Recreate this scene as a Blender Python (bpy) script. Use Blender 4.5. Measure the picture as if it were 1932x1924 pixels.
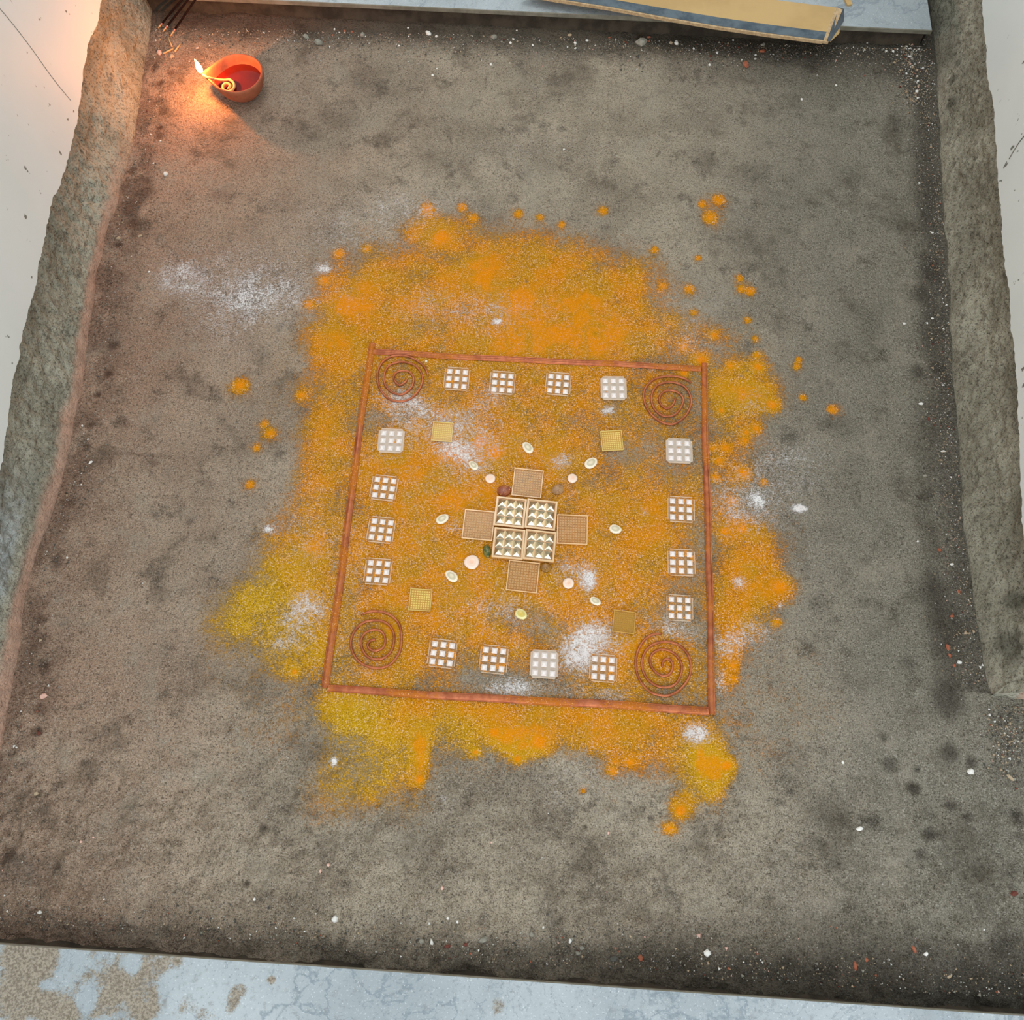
import bpy, math, random
import numpy as np
from mathutils import Vector, Matrix

scene = bpy.context.scene
for o in list(bpy.data.objects):
    bpy.data.objects.remove(o)

# ------------------------------------------------------------------ camera
CAM_LOC = Vector((-0.0041, -0.2402, 0.7511))
CAM_ROT = (0.3155, -0.0005, 0.0611)
FPX, W, H = 1400.0, 1932.0, 1924.0
cd = bpy.data.cameras.new('camera')
cam = bpy.data.objects.new('camera', cd)
scene.collection.objects.link(cam)
cam.location = CAM_LOC
cam.rotation_euler = CAM_ROT
cd.sensor_fit = 'HORIZONTAL'
cd.sensor_width = 36.0
cd.lens = FPX / W * 36.0
cd.clip_start = 0.01
scene.camera = cam

# ------------------------------------------------------------------ world, lights, exposure
world = bpy.data.worlds.new('world')
scene.world = world
world.use_nodes = True
bg = world.node_tree.nodes['Background']
bg.inputs['Color'].default_value = (0.90, 0.96, 1.0, 1)
bg.inputs['Strength'].default_value = 0.78

def area(name, loc, target, sx, sy, power, col):
    l = bpy.data.lights.new(name, 'AREA')
    l.shape = 'RECTANGLE'; l.size = sx; l.size_y = sy; l.energy = power; l.color = col
    o = bpy.data.objects.new(name, l)
    scene.collection.objects.link(o)
    o.location = loc
    o.rotation_euler = (Vector(target) - Vector(loc)).to_track_quat('-Z', 'Y').to_euler()
    return o
area('doorway_daylight', (0.15, -2.0, 0.9), (0.0, 0.1, 0.0), 0.9, 0.9, 13.0, (0.93, 0.97, 1.0))
area('overhead_fill', (-0.15, 0.8, 2.1), (0.0, 0.1, 0.0), 0.5, 0.5, 7.0, (1.0, 0.97, 0.92))  # added area light standing in for soft light from overhead

vs = scene.view_settings
vs.view_transform = 'Standard'
vs.look = 'None'
vs.gamma = 1.0
vs.exposure = 0.40
vs.use_curve_mapping = False

# ------------------------------------------------------------------ helpers
_M = cam.rotation_euler.to_matrix()
def ray(u, v):
    return _M @ Vector(((u - W / 2) / FPX, -(v - H / 2) / FPX, -1.0))
def F(u, v, z=0.0):
    """point of the horizontal plane at height z that the photograph shows at u, v"""
    d = ray(u, v)
    return CAM_LOC + d * ((z - CAM_LOC.z) / d.z)
def FX(u, v, x):
    d = ray(u, v)
    return CAM_LOC + d * ((x - CAM_LOC.x) / d.x)

def vnoise(x, y, seed):
    rng = np.random.RandomState(seed)
    tab = rng.rand(256, 256)
    xi = np.floor(x).astype(int); yi = np.floor(y).astype(int)
    xf = x - xi; yf = y - yi
    xf = xf * xf * (3 - 2 * xf); yf = yf * yf * (3 - 2 * yf)
    a = tab[xi % 256, yi % 256]; b = tab[(xi + 1) % 256, yi % 256]
    c = tab[xi % 256, (yi + 1) % 256]; d = tab[(xi + 1) % 256, (yi + 1) % 256]
    return (a * (1 - xf) + b * xf) * (1 - yf) + (c * (1 - xf) + d * xf) * yf
def fbm(x, y, scale, octv=4, seed=1, gain=0.5):
    t = 0; amp = 1; tot = 0
    for k in range(octv):
        t = t + amp * vnoise(x * scale + 37.1 * k + 50, y * scale + 91.7 * k + 50, seed + k)
        tot += amp; amp *= gain; scale *= 2.03
    return t / tot
def sstep(a, b, x):
    t = np.clip((x - a) / (b - a), 0, 1)
    return t * t * (3 - 2 * t)

def link(o):
    scene.collection.objects.link(o)
    return o
def mesh_obj(name, verts, faces, mats, parent=None, smooth=False, mat_idx=None, loc=None, rot=None):
    me = bpy.data.meshes.new(name)
    me.from_pydata([tuple(v) for v in verts], [], faces)
    for m in (mats if isinstance(mats, (list, tuple)) else [mats]):
        me.materials.append(m)
    if mat_idx is not None:
        me.polygons.foreach_set('material_index', mat_idx)
    if smooth:
        me.polygons.foreach_set('use_smooth', [True] * len(me.polygons))
    me.update()
    o = link(bpy.data.objects.new(name, me))
    if parent: o.parent = parent
    if loc is not None: o.location = loc
    if rot is not None: o.rotation_euler = rot
    return o
def grid_obj(name, P, mat, parent=None, attrs=None, keep=None, smooth=True):
    """P: (n, m, 3) array of points; keep: (n-1, m-1) bool of faces kept"""
    n, m = P.shape[:2]
    idx = np.arange(n * m).reshape(n, m)
    q = np.stack([idx[:-1, :-1], idx[1:, :-1], idx[1:, 1:], idx[:-1, 1:]], -1)
    q = q[keep] if keep is not None else q.reshape(-1, 4)
    used = np.unique(q)
    remap = np.full(n * m, -1); remap[used] = np.arange(len(used))
    q = remap[q]
    co = P.reshape(-1, 3)[used]
    me = bpy.data.meshes.new(name)
    me.vertices.add(len(co)); me.vertices.foreach_set('co', co.astype(np.float32).ravel())
    nf = len(q)
    me.loops.add(nf * 4); me.loops.foreach_set('vertex_index', q.astype(np.int32).ravel())
    me.polygons.add(nf)
    me.polygons.foreach_set('loop_start', np.arange(0, nf * 4, 4, dtype=np.int32))
    me.polygons.foreach_set('use_smooth', np.full(nf, smooth))
    me.update(calc_edges=True)
    for k, a in (attrs or {}).items():
        at = me.attributes.new(k, 'FLOAT', 'POINT')
        at.data.foreach_set('value', a.reshape(-1)[used].astype(np.float32))
    me.materials.append(mat)
    me.validate()
    o = link(bpy.data.objects.new(name, me))
    if parent: o.parent = parent
    return o
def tag(o, label=None, cat=None, group=None, kind=None):
    if label: o['label'] = label
    if cat: o['category'] = cat
    if group: o['group'] = group
    if kind: o['kind'] = kind
    return o
def empty(name, loc, rz=0.0):
    o = link(bpy.data.objects.new(name, None))
    o.location = loc; o.rotation_euler = (0, 0, rz); o.empty_display_size = 0.01
    return o
def catmull(pts, n=6):
    pts = [Vector(p) for p in pts]
    P = [pts[0] * 2 - pts[1]] + pts + [pts[-1] * 2 - pts[-2]]
    out = []
    for i in range(1, len(P) - 2):
        for k in range(n):
            t = k / n
            a, b, c, d = P[i - 1], P[i], P[i + 1], P[i + 2]
            out.append(0.5 * ((2 * b) + (c - a) * t + (2 * a - 5 * b + 4 * c - d) * t * t + (3 * b - a - 3 * c + d) * t ** 3))
    out.append(P[-2])
    return out
def tube(pts, r, ns=10, up=Vector((0, 0, 1)), rf=None):
    V, Fc = [], []
    n = len(pts)
    for i, p in enumerate(pts):
        t = (pts[min(i + 1, n - 1)] - pts[max(i - 1, 0)]).normalized()
        s = t.cross(up)
        s = s.normalized() if s.length > 1e-6 else Vector((1, 0, 0))
        u = s.cross(t)
        rr = r * (rf(i / (n - 1)) if rf else 1)
        for k in range(ns):
            a = 2 * math.pi * k / ns
            V.append(p + s * math.cos(a) * rr + u * math.sin(a) * rr)
    for i in range(n - 1):
        for k in range(ns):
            k2 = (k + 1) % ns
            Fc.append((i * ns + k, i * ns + k2, (i + 1) * ns + k2, (i + 1) * ns + k))
    Fc.append(tuple(range(ns))[::-1])
    Fc.append(tuple((n - 1) * ns + k for k in range(ns)))
    return V, Fc

# ------------------------------------------------------------------ materials
class NT:
    def __init__(s, name):
        s.m = bpy.data.materials.new(name); s.m.use_nodes = True
        s.t = s.m.node_tree; s.t.nodes.clear()
        s.out = s.t.nodes.new('ShaderNodeOutputMaterial')
        s.tc = s.t.nodes.new('ShaderNodeTexCoord')
    def n(s, kind, **kw):
        nd = s.t.nodes.new(kind)
        for k, v in kw.items():
            if k in ('operation', 'blend_type', 'data_type', 'feature', 'attribute_name', 'interpolation_type', 'noise_dimensions', 'distance'):
                setattr(nd, k, v)
            else:
                s.set(nd, k, v)
        return nd
    def set(s, nd, k, v):
        i = nd.inputs[int(k[1:])] if k[0] == 'i' and k[1:].isdigit() else nd.inputs[k.replace('_', ' ')]
        if isinstance(v, bpy.types.NodeSocket): s.t.links.new(v, i)
        else: i.default_value = v
    def noise(s, scale, detail=3, rough=0.5, vec=None, dist=0.0):
        nd = s.n('ShaderNodeTexNoise', Scale=scale, Detail=detail, Roughness=rough, Distortion=dist)
        s.t.links.new(vec or s.tc.outputs['Object'], nd.inputs['Vector'])
        return nd.outputs['Fac']
    def voro(s, scale, feature='F1'):
        nd = s.n('ShaderNodeTexVoronoi', feature=feature, Scale=scale)
        s.t.links.new(s.tc.outputs['Object'], nd.inputs['Vector'])
        return nd
    def math(s, op, a, b=0.0, c=0.0, clamp=False):
        nd = s.n('ShaderNodeMath', operation=op, i0=a, i1=b, i2=c)
        nd.use_clamp = clamp
        return nd.outputs[0]
    def ramp(s, x, a, b, lo=0.0, hi=1.0):
        nd = s.n('ShaderNodeMapRange', interpolation_type='SMOOTHSTEP', i0=x, i1=a, i2=b, i3=lo, i4=hi)
        return nd.outputs[0]
    def mix(s, f, a, b, blend='MIX'):
        nd = s.t.nodes.new('ShaderNodeMix'); nd.data_type = 'RGBA'; nd.blend_type = blend
        for i, v in ((0, f), (6, a), (7, b)):
            if isinstance(v, bpy.types.NodeSocket): s.t.links.new(v, nd.inputs[i])
            else: nd.inputs[i].default_value = v if i == 0 else (*v, 1)
        return nd.outputs[2]
    def attr(s, name):
        return s.n('ShaderNodeAttribute', attribute_name=name).outputs['Fac']
    def bump(s, h, strength, dist, normal=None):
        nd = s.n('ShaderNodeBump', Strength=strength, Distance=dist, Height=h)
        if normal: s.t.links.new(normal, nd.inputs['Normal'])
        return nd.outputs[0]
    def bsdf(s, col, rough=0.9, metal=0.0, normal=None, spec=0.3, **kw):
        nd = s.t.nodes.new('ShaderNodeBsdfPrincipled')
        s.set(nd, 'Base Color', col if isinstance(col, bpy.types.NodeSocket) else (*col, 1))
        s.set(nd, 'Roughness', rough); s.set(nd, 'Metallic', metal)
        s.set(nd, 'Specular IOR Level', spec)
        if normal: s.t.links.new(normal, nd.inputs['Normal'])
        for k, v in kw.items(): s.set(nd, k, v)
        return nd.outputs[0]
    def mixsh(s, f, a, b):
        nd = s.n('ShaderNodeMixShader', i0=f, i1=a, i2=b)
        return nd.outputs[0]
    def transp(s):
        return s.t.nodes.new('ShaderNodeBsdfTransparent').outputs[0]
    def done(s, sh):
        s.t.links.new(sh, s.out.inputs['Surface']); return s.m

def srgb(r, g, b):
    f = lambda c: (c / 255 / 12.92) if c <= 10 else ((c / 255 + 0.055) / 1.055) ** 2.4
    return (f(r), f(g), f(b))

def mat_floor():
    t = NT('sandy_cement')
    big = t.noise(9, 5, 0.6); mid = t.noise(30, 7, 0.72); fine = t.noise(300, 4, 0.75); grit = t.noise(760, 2, 0.7)
    c = t.mix(t.ramp(big, 0.35, 0.65), srgb(176, 161, 140), srgb(212, 195, 171))
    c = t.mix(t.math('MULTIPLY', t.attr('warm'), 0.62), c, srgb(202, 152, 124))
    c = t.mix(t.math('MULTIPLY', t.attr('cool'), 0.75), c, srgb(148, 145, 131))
    c = t.mix(t.ramp(mid, 0.53, 0.68, 0, 0.60), c, srgb(88, 79, 66))
    c = t.mix(t.ramp(mid, 0.46, 0.30, 0, 0.35), c, srgb(184, 176, 162))
    c = t.mix(t.ramp(fine, 0.52, 0.66, 0, 0.62), c, srgb(86, 77, 64))
    c = t.mix(t.ramp(grit, 0.55, 0.67, 0, 0.72), c, srgb(214, 207, 194))
    c = t.mix(t.ramp(grit, 0.45, 0.34, 0, 0.68), c, srgb(74, 66, 54))
    cl = t.noise(13, 7, 0.68, dist=0.3)
    c = t.mix(t.ramp(cl, 0.52, 0.68, 0, 0.52), c, srgb(96, 86, 72))
    c = t.mix(t.ramp(cl, 0.47, 0.32, 0, 0.45), c, srgb(192, 181, 162))
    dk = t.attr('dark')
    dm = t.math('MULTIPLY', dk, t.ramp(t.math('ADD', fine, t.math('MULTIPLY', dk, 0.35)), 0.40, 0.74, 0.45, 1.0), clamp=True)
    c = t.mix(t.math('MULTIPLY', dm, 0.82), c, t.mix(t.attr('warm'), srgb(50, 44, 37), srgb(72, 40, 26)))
    v = t.voro(420)
    h = t.math('ADD', t.math('MULTIPLY', fine, 1.0), t.math('MULTIPLY', grit, 0.6))
    h = t.math('SUBTRACT', h, t.math('MULTIPLY', v.outputs['Distance'], 0.4))
    nb = t.bump(t.noise(75, 6, 0.68), 0.9, 0.0058)
    nb = t.bump(h, 1.0, 0.0022, nb)
    return t.done(t.bsdf(c, 0.92, normal=nb, spec=0.15))

def mat_powder(name, att, cols, grain, att2=None):
    t = NT(name)
    d = t.attr(att)
    g1 = t.noise(grain, 2, 0.65); g2 = t.noise(grain * 0.3, 4, 0.65)
    g = t.math('ADD', t.math('MULTIPLY', g1, 0.6), t.math('MULTIPLY', g2, 0.4))
    if att2:
        # the share of grains that cover the floor grows with the amount of powder
        a = t.ramp(t.math('ADD', g, t.math('MULTIPLY', d, 0.62)), 0.56, 0.92, 0.0, 0.96)
        c = t.mix(t.ramp(t.noise(26, 4, 0.6), 0.38, 0.62), cols[0], cols[1])
        c = t.mix(t.attr(att2), c, cols[2])
        c = t.mix(t.ramp(d, 0.80, 1.15), c, cols[3])
        sp = t.noise(grain * 1.25, 2, 0.7)
        c = t.mix(t.ramp(sp, 0.56, 0.42, 0.0, 0.0), c, cols[0])
        thin = t.ramp(d, 1.05, 0.6, 0.25, 1.0)
        c = t.mix(t.math('MULTIPLY', t.ramp(sp, 0.555, 0.66), t.math('MULTIPLY', thin, 0.75)), c, srgb(236, 204, 176))
        c = t.mix(t.math('MULTIPLY', t.ramp(sp, 0.46, 0.36), t.math('MULTIPLY', thin, 0.65)), c, srgb(112, 70, 14))
    else:
        a = t.math('MULTIPLY', t.ramp(t.math('ADD', g, t.math('MULTIPLY', d, 0.36)), 0.56, 0.82), t.ramp(d, 0.1, 0.85, 0.55, 0.95))
        c = t.mix(t.ramp(t.noise(26, 4, 0.6), 0.38, 0.62), cols[0], cols[1])
    nb = t.bump(g1, 0.7, 0.0012)
    return t.done(t.mixsh(a, t.transp(), t.bsdf(c, 0.95, normal=nb, spec=0.08)))

def mat_wall():
    t = NT('rough_cement_render')
    big = t.noise(16, 5, 0.6); mid = t.noise(90, 5, 0.65); fine = t.noise(420, 3, 0.65)
    c = t.mix(t.ramp(big, 0.35, 0.65), srgb(142, 138, 121), srgb(176, 172, 154))
    c = t.mix(t.ramp(mid, 0.53, 0.72, 0, 0.6), c, srgb(84, 80, 70))
    c = t.mix(t.ramp(fine, 0.47, 0.36, 0, 0.62), c, srgb(66, 62, 53))
    c = t.mix(t.ramp(fine, 0.55, 0.7, 0, 0.35), c, srgb(176, 170, 154))
    c = t.mix(t.attr('fillet'), c, t.mix(t.ramp(mid, 0.4, 0.6), srgb(198, 158, 136), srgb(180, 146, 126)))
    c = t.mix(t.attr('smear'), c, t.mix(t.ramp(mid, 0.4, 0.62), srgb(178, 186, 186), srgb(140, 142, 136)))
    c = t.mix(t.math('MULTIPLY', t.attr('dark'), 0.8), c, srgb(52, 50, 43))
    nb = t.bump(mid, 1.0, 0.007)
    nb = t.bump(fine, 0.9, 0.0018, nb)
    return t.done(t.bsdf(c, 0.93, normal=nb, spec=0.12))

def mat_white():
    t = NT('white_wall_paint')
    c = t.mix(t.ramp(t.noise(7, 3, 0.5), 0.35, 0.65), srgb(219, 225, 222), srgb(225, 230, 227))
    sp = t.ramp(t.noise(95, 2, 0.5), 0.70, 0.74)
    mp = t.n('ShaderNodeMapping', Vector=t.tc.outputs['Object'], Scale=(1, 1, 0.25))
    sp2 = t.ramp(t.noise(120, 2, 0.5, mp.outputs[0]), 0.74, 0.80, 0, 0.7)
    c = t.mix(sp, c, srgb(120, 120, 112)); c = t.mix(sp2, c, srgb(130, 128, 118))
    return t.done(t.bsdf(c, 0.55, normal=t.bump(t.noise(40, 3, 0.5), 0.1, 0.001), spec=0.25))

def mat_marble():
    t = NT('blue_grey_marble')
    n1 = t.noise(5, 6, 0.62, dist=0.6)
    c = t.mix(t.ramp(n1, 0.35, 0.66), srgb(152, 161, 166), srgb(178, 186, 190))
    n2 = t.noise(3.2, 7, 0.6, dist=1.4)
    vein = t.math('ABSOLUTE', t.math('SUBTRACT', n2, 0.5))
    c = t.mix(t.ramp(vein, 0.0, 0.014, 0.62, 0.0), c, srgb(112, 126, 136))
    n3 = t.noise(10, 6, 0.6, dist=0.9)
    v3 = t.math('ABSOLUTE', t.math('SUBTRACT', n3, 0.48))
    c = t.mix(t.ramp(v3, 0.0, 0.008, 0.5, 0.0), c, srgb(120, 130, 138))
    c = t.mix(t.ramp(t.noise(150, 5, 0.7), 0.53, 0.68, 0, 0.6), c, srgb(132, 138, 140))
    c = t.mix(t.ramp(t.noise(600, 2, 0.6), 0.60, 0.72, 0, 0.5), c, srgb(226, 230, 232))
    c = t.mix(t.ramp(t.noise(480, 3, 0.7), 0.42, 0.32, 0, 0.5), c, srgb(112, 120, 126))
    c = t.mix(t.ramp(t.noise(22, 6, 0.65), 0.56, 0.70, 0, 0.4), c, srgb(140, 144, 142))
    d = t.attr('dirt')
    g = t.math('ADD', t.math('MULTIPLY', t.noise(60, 8, 0.75), 0.75), t.math('MULTIPLY', t.noise(650, 2, 0.6), 0.25))
    a = t.ramp(t.math('ADD', g, t.math('MULTIPLY', d, 0.42)), 0.66, 0.80, 0, 0.92)
    dc = t.mix(t.ramp(t.noise(520, 4, 0.7), 0.38, 0.62), srgb(112, 99, 82), srgb(164, 152, 134))
    c = t.mix(a, c, dc)
    c = t.mix(t.ramp(t.noise(34, 2, 0.4), 0.74, 0.78), c, srgb(92, 78, 58))
    h = t.math('ADD', t.noise(420, 2, 0.6), t.math('MULTIPLY', a, 1.5))
    return t.done(t.bsdf(c, t.ramp(a, 0, 1, 0.38, 0.9), normal=t.bump(h, 0.35, 0.0008), spec=0.4))

def mat_copper(name, dust):
    t = NT(name)
    c = t.mix(t.ramp(t.noise(120, 3, 0.6), 0.35, 0.65), srgb(156, 84, 52), srgb(184, 108, 72))
    nb = t.bump(t.noise(500, 3, 0.6), 0.25, 0.0005)
    met = t.bsdf(c, 0.42, 0.6, normal=nb, spec=0.5)
    wpos = t.n('ShaderNodeNewGeometry').outputs['Position']
    d = t.ramp(t.noise(11, 3, 0.6, wpos), 0.36, 0.62, 0.12, 1.0)
    g = t.math('ADD', t.math('MULTIPLY', t.noise(800, 2, 0.6, wpos), 0.7), t.math('MULTIPLY', t.noise(170, 3, 0.6, wpos), 0.3))
    a = t.ramp(t.math('ADD', g, t.math('MULTIPLY', d, dust)), 0.66, 0.90)
    dc = t.mix(t.ramp(t.noise(900, 2, 0.6, wpos), 0.60, 0.68), srgb(184, 108, 34), srgb(226, 178, 136))
    return t.done(t.mixsh(a, met, t.bsdf(dc, 0.95, spec=0.05)))

def mat_simple(name, a, b, scale=60, rough=0.6, metal=0.0, bump=0.2, bd=0.0006, spec=0.3, **kw):
    t = NT(name)
    c = t.mix(t.ramp(t.noise(scale, 4, 0.6), 0.35, 0.65), a, b)
    return t.done(t.bsdf(c, rough, metal, normal=t.bump(t.noise(scale * 4, 3, 0.6), bump, bd), spec=spec, **kw))

def mat_clear(name, col, alpha, dustcol, dust, rough=0.15):
    """thin clear plastic with powder lying on it"""
    t = NT(name)
    fr = t.n('ShaderNodeLayerWeight', Blend=0.3).outputs['Facing']
    a = t.math('ADD', t.math('MULTIPLY', fr, 0.35), alpha, clamp=True)
    body = t.mixsh(a, t.transp(), t.bsdf(col, rough, spec=0.6))
    wpos = t.n('ShaderNodeNewGeometry').outputs['Position']
    g = t.math('ADD', t.math('MULTIPLY', t.noise(760, 2, 0.6, wpos), 0.5), t.math('MULTIPLY', t.noise(130, 3, 0.6, wpos), 0.5))
    da = t.ramp(g, 0.64 - dust, 0.72 - dust)
    return t.done(t.mixsh(da, body, t.bsdf(dustcol, 0.9, spec=0.1)))

M = {}
M['floor'] = mat_floor()
M['turmeric'] = mat_powder('turmeric', 'cover', [srgb(188, 130, 14), srgb(206, 129, 5), srgb(192, 148, 18), srgb(226, 134, 0)], 640, 'yellow')
M['flour'] = mat_powder('rice_flour', 'cover', [srgb(226, 218, 216), srgb(238, 234, 232)], 760)
M['wall'] = mat_wall()
M['white'] = mat_white()
M['marble'] = mat_marble()
M['slab_edge'] = mat_simple('raw_slab_edge', srgb(134, 130, 116), srgb(112, 108, 94), 60, 0.8)
M['copper'] = mat_copper('copper_strip_metal', 0.38)
M['wire'] = mat_copper('copper_wire_metal', 0.02)
M['wire2'] = mat_copper('copper_wire_powdered', 0.16)

# ------------------------------------------------------------------ blob masks (u, v, ru, rv, amount[, turn]) drawn as spills on the floor
def blob_mask(X, Y, blobs, warp=0.35, seed=5, soft=0.75, power=2.0):
    out = np.ones_like(X)
    w1 = (fbm(X, Y, 22, 4, seed) - 0.5) * 2
    w2 = (fbm(X, Y, 22, 4, seed + 20) - 0.5) * 2
    for b in blobs:
        u, v, ru, rv, amt = b[:5]
        p = b[5] if len(b) > 5 else power
        c = F(u, v); ex = abs((F(u + ru, v) - c).x); ey = abs((F(u, v + rv) - c).y)
        wa = warp * 0.9
        dx = (X - c.x) / ex + w1 * wa; dy = (Y - c.y) / ey + w2 * wa
        r = (np.abs(dx) ** p + np.abs(dy) ** p) ** (1 / p)
        out *= 1 - np.clip(amt * (1 - sstep(1 - soft, 1 + soft * 0.45, r)), 0, 1)
    return 1 - out

TURM = [(985, 992, 440, 432, .72, 7.0), (940, 640, 320, 90, .4, 3.0), (985, 700, 200, 80, .35), (720, 900, 90, 200, .45), (860, 1140, 170, 110, .4), (1240, 1000, 100, 130, .4), (1200, 1240, 130, 80, .5), (720, 1200, 110, 90, .5), (900, 860, 60, 30, .4), (1090, 960, 100, 120, .2),
 (930, 560, 330, 130, .66, 3.0), (890, 500, 210, 90, .45), (820, 435, 75, 38, .6), (1080, 570, 220, 110, .5), (1270, 640, 90, 70, .3),
 (690, 580, 110, 120, .5), (640, 660, 60, 120, .5), (600, 900, 60, 230, .55), (570, 1090, 100, 130, .6), (500, 1140, 120, 110, .38),
 (440, 1170, 90, 90, .22), (570, 1240, 80, 55, .6), (660, 1335, 62, 52, .9), (720, 1370, 90, 60, .5), (770, 1420, 90, 60, .25), (860, 1365, 150, 50, .5),
 (790, 1425, 22, 62, .8), (985, 1400, 62, 40, .7), (1100, 1380, 130, 55, .55), (1230, 1400, 110, 75, .7), (1335, 1450, 50, 75, .9),
 (1288, 1515, 28, 32, .85), (690, 1450, 90, 80, .32), (640, 1500, 90, 70, .25), (760, 1500, 60, 60, .2), (1000, 1340, 330, 22, .45),
 (1400, 730, 75, 60, .65), (1375, 850, 42, 160, .4), (1415, 1050, 75, 85, .7), (1455, 1110, 48, 42, .75), (1400, 1150, 75, 70, .55), (1380, 1210, 30, 70, .4), (1370, 1270, 22, 60, .4)]
DOTS = [(807,394,16),(873,390,11),(893,410,10),(978,402,10),(1018,410,8),(1060,424,8),(1138,399,11),(1357,377,14),(1341,411,18),(1325,385,9),(1301,546,12),(1415,549,12),(1397,545,9),
 (1396,525,8),(1317,487,7),(1235,472,8),(1410,605,8),(1347,632,12),(1430,692,14),(1428,670,9),(1503,690,9),(1506,678,7),(1454,764,21),(1571,773,12),(1514,750,8),(1425,808,13),
 (1407,815,9),(1405,830,9),(1368,843,12),(1357,868,12),(1402,892,19),(1441,909,8),(1383,946,10),(1366,1003,14),(1399,997,12),(452,727,20),(508,818,14),(498,800,9),(483,846,9),(472,914,10),
 (640,478,11),(692,470,9),(612,530,12),(585,576,10),(568,745,13),(556,1268,13),(1155,1455,12),(1188,1440,10),(1160,1438,8),(1101,1492,6),(1017,1400,20),(896,1418,11),
 (1384,1255,11),(1384,1280,9),(1290,655,11),(1320,680,14),(1372,1445,13),(1285,1530,16),(1265,1563,17),(1475,1108,22),(1466,1175,10),(1326,680,12),(1360,775,9),(975,1432,14),(930,1380,13),
 (1250,540,8),(1310,590,7),(1350,900,10),(1345,845,9),(1290,705,9),(1425,640,7),(1378,690,9),(790,1470,14),(830,447,26),(905,830,22),(935,850,22),(1290,700,12)]
YELL = [(480, 1150, 150, 130, 1.0), (660, 1360, 110, 80, 1.0), (690, 1450, 130, 100, .9), (570, 1240, 90, 60, .7), (860, 1400, 120, 60, .6), (1335, 1450, 70, 90, .8), (1400, 730, 90, 70, .4), (985, 1420, 80, 40, .6)]
FLOUR = [(640, 430, 190, 80, .15), (450, 600, 160, 100, .12), (560, 960, 60, 120, .14), (1480, 1000, 120, 160, .08), (985, 992, 400, 400, .10, 4.0), (1060, 1180, 220, 120, .12), (850, 820, 180, 90, .14), (700, 440, 150, 60, .12), (470,540,210,70,.42),(330,520,60,40,.4),(612,507,18,12,.75),(780,390,110,32,.30),(941,606,11,7,.85),(900,585,150,45,.30),(1147,776,16,10,.85),(885,835,60,65,.42),
 (790,800,100,50,.32),(770,755,60,30,.40),(1112,1092,20,26,.65),(1085,1075,40,30,.35),(1112,1215,62,52,.55),(1075,1245,50,40,.40),(560,1170,45,60,.45),(590,1145,40,30,.3),
 (535,1215,40,16,.4),(508,1000,16,11,.65),(630,1440,9,12,.8),(985,1300,70,22,.5),(1310,1383,34,28,.7),(1425,945,18,14,.6),(1508,960,17,9,.85),(1400,950,90,60,.36),
 (1480,880,90,60,.28),(1370,1215,40,30,.45),(1425,1200,50,40,.35),(1473,1143,8,10,.5),(1395,1100,18,16,.55),(1360,1290,14,30,.5),(1010,290,160,60,.12),(1060,870,26,18,.4),
 (838,1507,7,7,.7),(1120,1430,60,60,.16),(1290,640,60,50,.25),(1320,570,80,50,.14),(930,750,40,40,.25),(1230,690,10,14,.35),(855,995,20,16,.3),(1215,965,10,9,.4),(1060,1480,60,60,.16),
 (960,1145,60,26,.30),(1270,1190,60,34,.35),(740,950,300,320,.05),(1000,600,380,130,.06),(660,1100,40,200,.12),(430,600,60,60,.2),(700,1260,30,20,.2),(1130,1310,60,20,.3),(600,1010,60,60,.14),(1420,760,30,30,.25)]
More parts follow.
